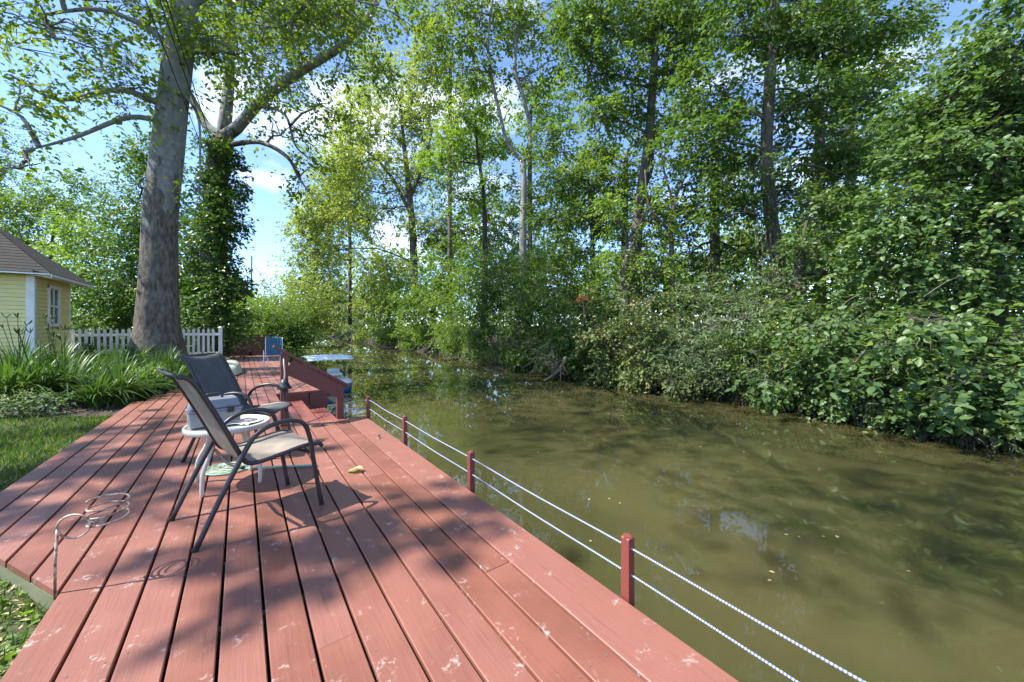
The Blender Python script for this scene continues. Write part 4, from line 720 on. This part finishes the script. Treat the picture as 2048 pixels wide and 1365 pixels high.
# the shrubs along the far bank
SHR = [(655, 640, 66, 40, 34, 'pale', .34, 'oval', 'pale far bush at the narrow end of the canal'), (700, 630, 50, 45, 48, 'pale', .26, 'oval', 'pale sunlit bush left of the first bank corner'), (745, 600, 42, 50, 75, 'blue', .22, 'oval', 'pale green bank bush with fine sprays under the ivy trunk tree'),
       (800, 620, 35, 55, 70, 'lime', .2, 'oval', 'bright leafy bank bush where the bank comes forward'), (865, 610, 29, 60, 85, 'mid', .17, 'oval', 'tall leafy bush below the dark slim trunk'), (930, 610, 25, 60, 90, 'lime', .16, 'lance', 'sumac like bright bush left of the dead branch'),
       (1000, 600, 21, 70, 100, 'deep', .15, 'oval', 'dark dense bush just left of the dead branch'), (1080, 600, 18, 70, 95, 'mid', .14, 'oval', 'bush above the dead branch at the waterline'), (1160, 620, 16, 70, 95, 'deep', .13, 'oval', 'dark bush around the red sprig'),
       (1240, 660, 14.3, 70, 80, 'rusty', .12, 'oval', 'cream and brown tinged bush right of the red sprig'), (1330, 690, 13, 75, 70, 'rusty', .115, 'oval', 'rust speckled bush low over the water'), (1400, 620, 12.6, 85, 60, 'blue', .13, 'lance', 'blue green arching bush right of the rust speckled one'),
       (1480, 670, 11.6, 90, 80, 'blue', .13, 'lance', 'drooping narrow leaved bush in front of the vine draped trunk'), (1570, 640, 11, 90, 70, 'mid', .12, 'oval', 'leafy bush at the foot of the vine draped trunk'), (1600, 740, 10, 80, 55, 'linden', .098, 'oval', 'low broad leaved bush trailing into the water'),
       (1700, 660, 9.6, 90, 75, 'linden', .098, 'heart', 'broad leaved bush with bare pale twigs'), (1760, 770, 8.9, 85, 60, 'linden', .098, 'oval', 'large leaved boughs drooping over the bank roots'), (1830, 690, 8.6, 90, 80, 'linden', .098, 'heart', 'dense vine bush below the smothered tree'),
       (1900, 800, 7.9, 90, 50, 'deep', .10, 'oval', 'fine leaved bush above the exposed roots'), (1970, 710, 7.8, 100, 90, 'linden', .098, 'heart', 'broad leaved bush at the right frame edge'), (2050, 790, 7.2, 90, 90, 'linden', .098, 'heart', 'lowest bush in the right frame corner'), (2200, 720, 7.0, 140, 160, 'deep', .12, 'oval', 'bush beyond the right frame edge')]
WLX, WLY = [560, 640, 740, 870, 1000, 1180, 1350, 1500, 1650, 1850, 2048, 2400], [668, 672, 690, 710, 735, 770, 795, 815, 840, 880, 915, 985]
def yw(x): return float(np.interp(x, WLX, WLY))
def dw(x): return min(75., 1554/(yw(x)-HY))
for x, y, d, rx, ry, lm, lf, shp, lab in SHR:
    d = dw(x)+.55; yb = yw(x); top = y-ry; hh = yb-top; k = d/F; b0 = P(x, yb-6, d+.3)
    bl = [blob(x, top+hh*.30, d+.45, rx, hh*.30), blob(x-rx*.45, top+hh*.55, d+.1, rx*.7, hh*.26), blob(x+rx*.45, top+hh*.58, d+.1, rx*.7, hh*.26)]
    for e in (-.75, -.25, .3, .8): bl.append(blob(x+e*rx, yw(x+e*rx)-hh*(.17 if x < 1350 else .30)-RNG.uniform(0, 14), dw(x+e*rx)+.15, rx*.42, hh*.15))
    tree('bank_bush', lab, 'bush', [], bl, L[lm], lf, 1.45, M['bark'], shp, 'bushes along the far bank', base=b0, twig=.42, br=.025, droop=.35, clump=.3)
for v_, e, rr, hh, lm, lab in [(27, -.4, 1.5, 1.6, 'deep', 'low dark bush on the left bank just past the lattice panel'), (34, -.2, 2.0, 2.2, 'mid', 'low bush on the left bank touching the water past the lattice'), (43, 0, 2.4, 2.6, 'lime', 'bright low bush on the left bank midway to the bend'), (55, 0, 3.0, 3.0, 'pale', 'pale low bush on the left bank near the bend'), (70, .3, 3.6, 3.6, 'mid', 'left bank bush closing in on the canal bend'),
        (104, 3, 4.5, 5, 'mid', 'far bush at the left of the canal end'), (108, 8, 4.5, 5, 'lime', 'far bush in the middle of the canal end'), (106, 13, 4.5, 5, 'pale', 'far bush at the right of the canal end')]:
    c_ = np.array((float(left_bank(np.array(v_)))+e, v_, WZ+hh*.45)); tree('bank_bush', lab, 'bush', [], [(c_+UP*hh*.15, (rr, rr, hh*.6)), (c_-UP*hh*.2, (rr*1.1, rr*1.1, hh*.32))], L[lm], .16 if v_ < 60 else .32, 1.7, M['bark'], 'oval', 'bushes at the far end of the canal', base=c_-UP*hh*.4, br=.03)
for x, y, rx, ry, off, lm, lf, shp, lab in [(1455, 640, 60, 26, .4, 'blue', .15, 'lance', 'long leaved bough reaching out over the canal right of the rust speckled bush'), (1560, 735, 62, 30, .45, 'linden', .15, 'oval', 'leafy bough drooping almost to the water below the vine draped trunk'), (1640, 650, 66, 26, .5, 'linden', .16, 'oval', 'big leaved bough catching light right of the vine draped trunk'), (1745, 700, 70, 30, .5, 'linden', .17, 'oval', 'big leaved drooping bough with hanging leaf sprays'), (1850, 640, 70, 26, .4, 'linden', .12, 'heart', 'broad vine bough below the smothered tree'), (1930, 760, 60, 30, .35, 'linden', .11, 'heart', 'broad leaved vine spray low at the right edge'), (1290, 600, 55, 22, .4, 'rusty', .11, 'oval', 'cream leaved bough by the red sprig'), (1360, 745, 50, 24, .35, 'rusty', .11, 'oval', 'cream leaved bough touching the water')]:
    d = dw(x)-off; b0 = P(x+20, y+10, d+1.2); tree('leafy_bough', lab, 'bough', [], [blob(x, y, d, rx, ry, .5), blob(x-rx*.5, y+ry*.7, d-.15, rx*.55, ry*.6, .35), blob(x+rx*.5, y-ry*.3, d+.1, rx*.6, ry*.7, .4)], L[lm], lf, .75, M['bark'], shp, 'boughs over the far bank', base=b0, twig=.5, br=.02, droop=.6, clump=.32)
# second row that closes the view under the trees
for i, (x, y, d, rx, ry, lm, lab) in enumerate([(780, 540, 44, 70, 60, 'pale', 'pale bush mass behind the first bank corner'), (900, 530, 32, 70, 50, 'mid', 'bush mass under the dark slim trunk'), (1010, 520, 26, 80, 50, 'deep', 'dark bush mass at the foot of the white stems'), (1120, 560, 20, 80, 50, 'mid', 'bush mass behind the dead branch'), (1230, 570, 17.5, 80, 50, 'lime', 'sunny bush mass by the leaning dark trunk'), (1350, 590, 15.5, 90, 45, 'mid', 'bush mass under the crooked thin tree'), (1470, 570, 14.5, 90, 50, 'deep', 'shaded bush mass left of the vine draped trunk'), (1660, 590, 12.5, 110, 50, 'lime', 'sunny bush mass right of the vine draped trunk'), (1800, 600, 11, 100, 60, 'deep', 'shaded bush mass under the smothered tree')]):
    tree('understory_bush', lab, 'bush', [], [blob(x, y, d, rx, ry), blob(x, y+ry*.9, d+.4, rx, ry*.8)], L[lm], .16 if d < 30 else .25, 2.0, M['bark'], 'oval', 'bushes behind the bank row', base=P(x, y+ry*1.6, d), twig=.5, br=.03)
n = 30000; xx = RNG.uniform(-250, 2500, n); dd = RNG.uniform(48, 75, n); yt = np.where(xx < 640, 590, 490)+35*np.sin(xx*.011)+25*np.sin(xx*.037+1); yy = yt+(690-yt)*RNG.uniform(0, 1, n)**.8
pp = ((xx-CX)/F*dd)[:, None]*RIGHT+dd[:, None]*FWD+(H-(yy-HY)*dd/F)[:, None]*UP; uw = pp[:, 0]-left_bank(pp[:, 1]); ok = ~((pp[:, 0] > left_bank(pp[:, 1])-1) & (pp[:, 0] < right_bank(pp[:, 1])+1) & (pp[:, 1] < 118)); pp = pp[ok]; n = len(pp)
tagit(link('distant_wood', leaf_mesh('distant_wood', pp, RNG.normal(size=(n, 3))-UP*.3, UP*.6+RNG.normal(size=(n, 3))*.6, RNG.uniform(.6, 1.1, n), 'kite', np.clip(.5+.35*np.sin(pp[:, 0]*.3+pp[:, 2])+RNG.normal(size=n)*.15, 0, 1)), L['mid']), 'far wood reading as one green mass behind the bank trees', 'wood', kind='stuff')
# shade tree standing left of the viewer
sb_ = np.array((-10.8, 8.4, .1)); tree('shade_tree', 'spreading sycamore left of the viewer that dapples the deck', 'tree', [([sb_, sb_+UP*5, sb_+np.array((.4, .3, 10)), sb_+np.array((.6, .4, 15))], [.45, .38, .28, .12])],
     [(np.array((tu, tv, 0.))+SUN*(z/SUN[2]), (r, r, r*.45)) for tu, tv, z, r in ((.8, 2.35, 12, .5), (1.25, 2.8, 12.5, .35), (-.05, 2.6, 12, .3), (-1.35, 5.6, 12, 1.0), (-1.55, 7.8, 13, 1.2), (-.4, 7.2, 13, .8), (-1.25, 4.3, 11, .5), (.5, 9.8, 14, 1.0), (-.2, 12.5, 14, 1.3), (-2.6, 3, 13, .8))], L['syc'], .19, .6, M['syc'], 'lobed', per=7, twig=.38, br=.045, shell=.8, nbr=3)
# red sprig, dead branch, roots
rp = P(1165, 590, 13.5); r = empty('red_sprig', rp, 'small spray of red leaves on the far bank', 'plant'); pos, ax, nn, sz, rd, cl = sprays([(rp, (.24, .2, .10))], .09, .8, 7, .3, .25); link('foliage', leaf_mesh('leaves', pos, ax, nn, sz, 'lance', rd), L['red'], r)
MB().tube(spline([rp+UP*-.9+RIGHT*.1, rp-UP*.4+RIGHT*.05, rp]), [.05]*6+[.035]*6+[.02], 7).build('stem', M['bark_dark'], r, True)
r = empty('dead_branch', P(1100, 757, 14), 'bleached fallen branch with bare twigs dipping into the canal', 'branch'); BD = 13.7
MB().tube(spline([P(1132, 715, BD+.2), P(1122, 735, BD), P(1105, 752, BD-.1), P(1088, 762, BD-.3)]), np.linspace(.075, .03, 19), 8).build('bough', M['dead'], r, True); mb = MB()
for k in range(22):
    a = P(1110+RNG.uniform(-15, 20), 745-RNG.uniform(-8, 22), BD-.1); e = P(RNG.uniform(1030, 1140), RNG.uniform(695, 762), BD-RNG.uniform(.1, .8)); e[2] = max(e[2], WZ-.02); limb_mesh(mb, a, e, .014, .005, 4, .25, .25)
mb.build('twigs', M['dead'], r, True)['kind'] = 'stuff'
r = empty('exposed_roots', P(1830, 870, 7.2), 'tangle of pale exposed roots hanging under the right bank', 'roots'); mb = MB()
for k in range(230):
    x = RNG.uniform(1480, 2020); d_ = dw(x)+RNG.uniform(-.1, .25); a = P(x, yw(x)-RNG.uniform(18, 50), d_); b = a+RIGHT*RNG.uniform(-.2, .2)-UP*RNG.uniform(.15, .5)-FWD*RNG.uniform(0, .25); b[2] = max(b[2], WZ-.03); limb_mesh(mb, a, b, .009, .003, 4, .3, .2)
mb.build('root_strands', M['dead'], r, True)['kind'] = 'stuff'
tw = empty('bare_twigs', P(1700, 700, 9), 'pale bare twigs sticking out of the broad leaved bushes at right', 'twigs'); mbt = MB()
for k in range(34):
    x = RNG.uniform(1250, 1990); a = P(x, RNG.uniform(590, 760), dw(x)-.1); limb_mesh(mbt, a, a+RIGHT*RNG.uniform(-.9, .9)*.8+UP*RNG.uniform(-.35, .5)-FWD*RNG.uniform(.1, .4), .010, .003, 4, .3)
mbt.build('stems', M['dead'], tw, True)['kind'] = 'stuff'
# leaves on the water
for k in range(20):
    x, y = [(1555, 978), (1180, 1085), (1490, 905), (1650, 1075)][k] if k < 4 else (RNG.uniform(1000, 2000), RNG.uniform(830, 1200))
    if k >= 4 and x < 760+(y-830)*1.37+60: x += 500
    p = G(x, y, WZ); p[2] = WZ+.006
    if p[0] > right_bank(np.array([p[1]]))[0]-.2: continue
    one_leaf('floating_leaf', p, float(RNG.uniform(.025, .055)), 'oval', L['lime'] if k == 0 else L['float'], 'bright green leaf floating on the canal' if k == 0 else 'small yellow leaf floating on the canal', 'leaf', ax=(RNG.normal(), RNG.normal(), 0), grp='leaves floating on the canal')
print("leaves", NLEAF[0])
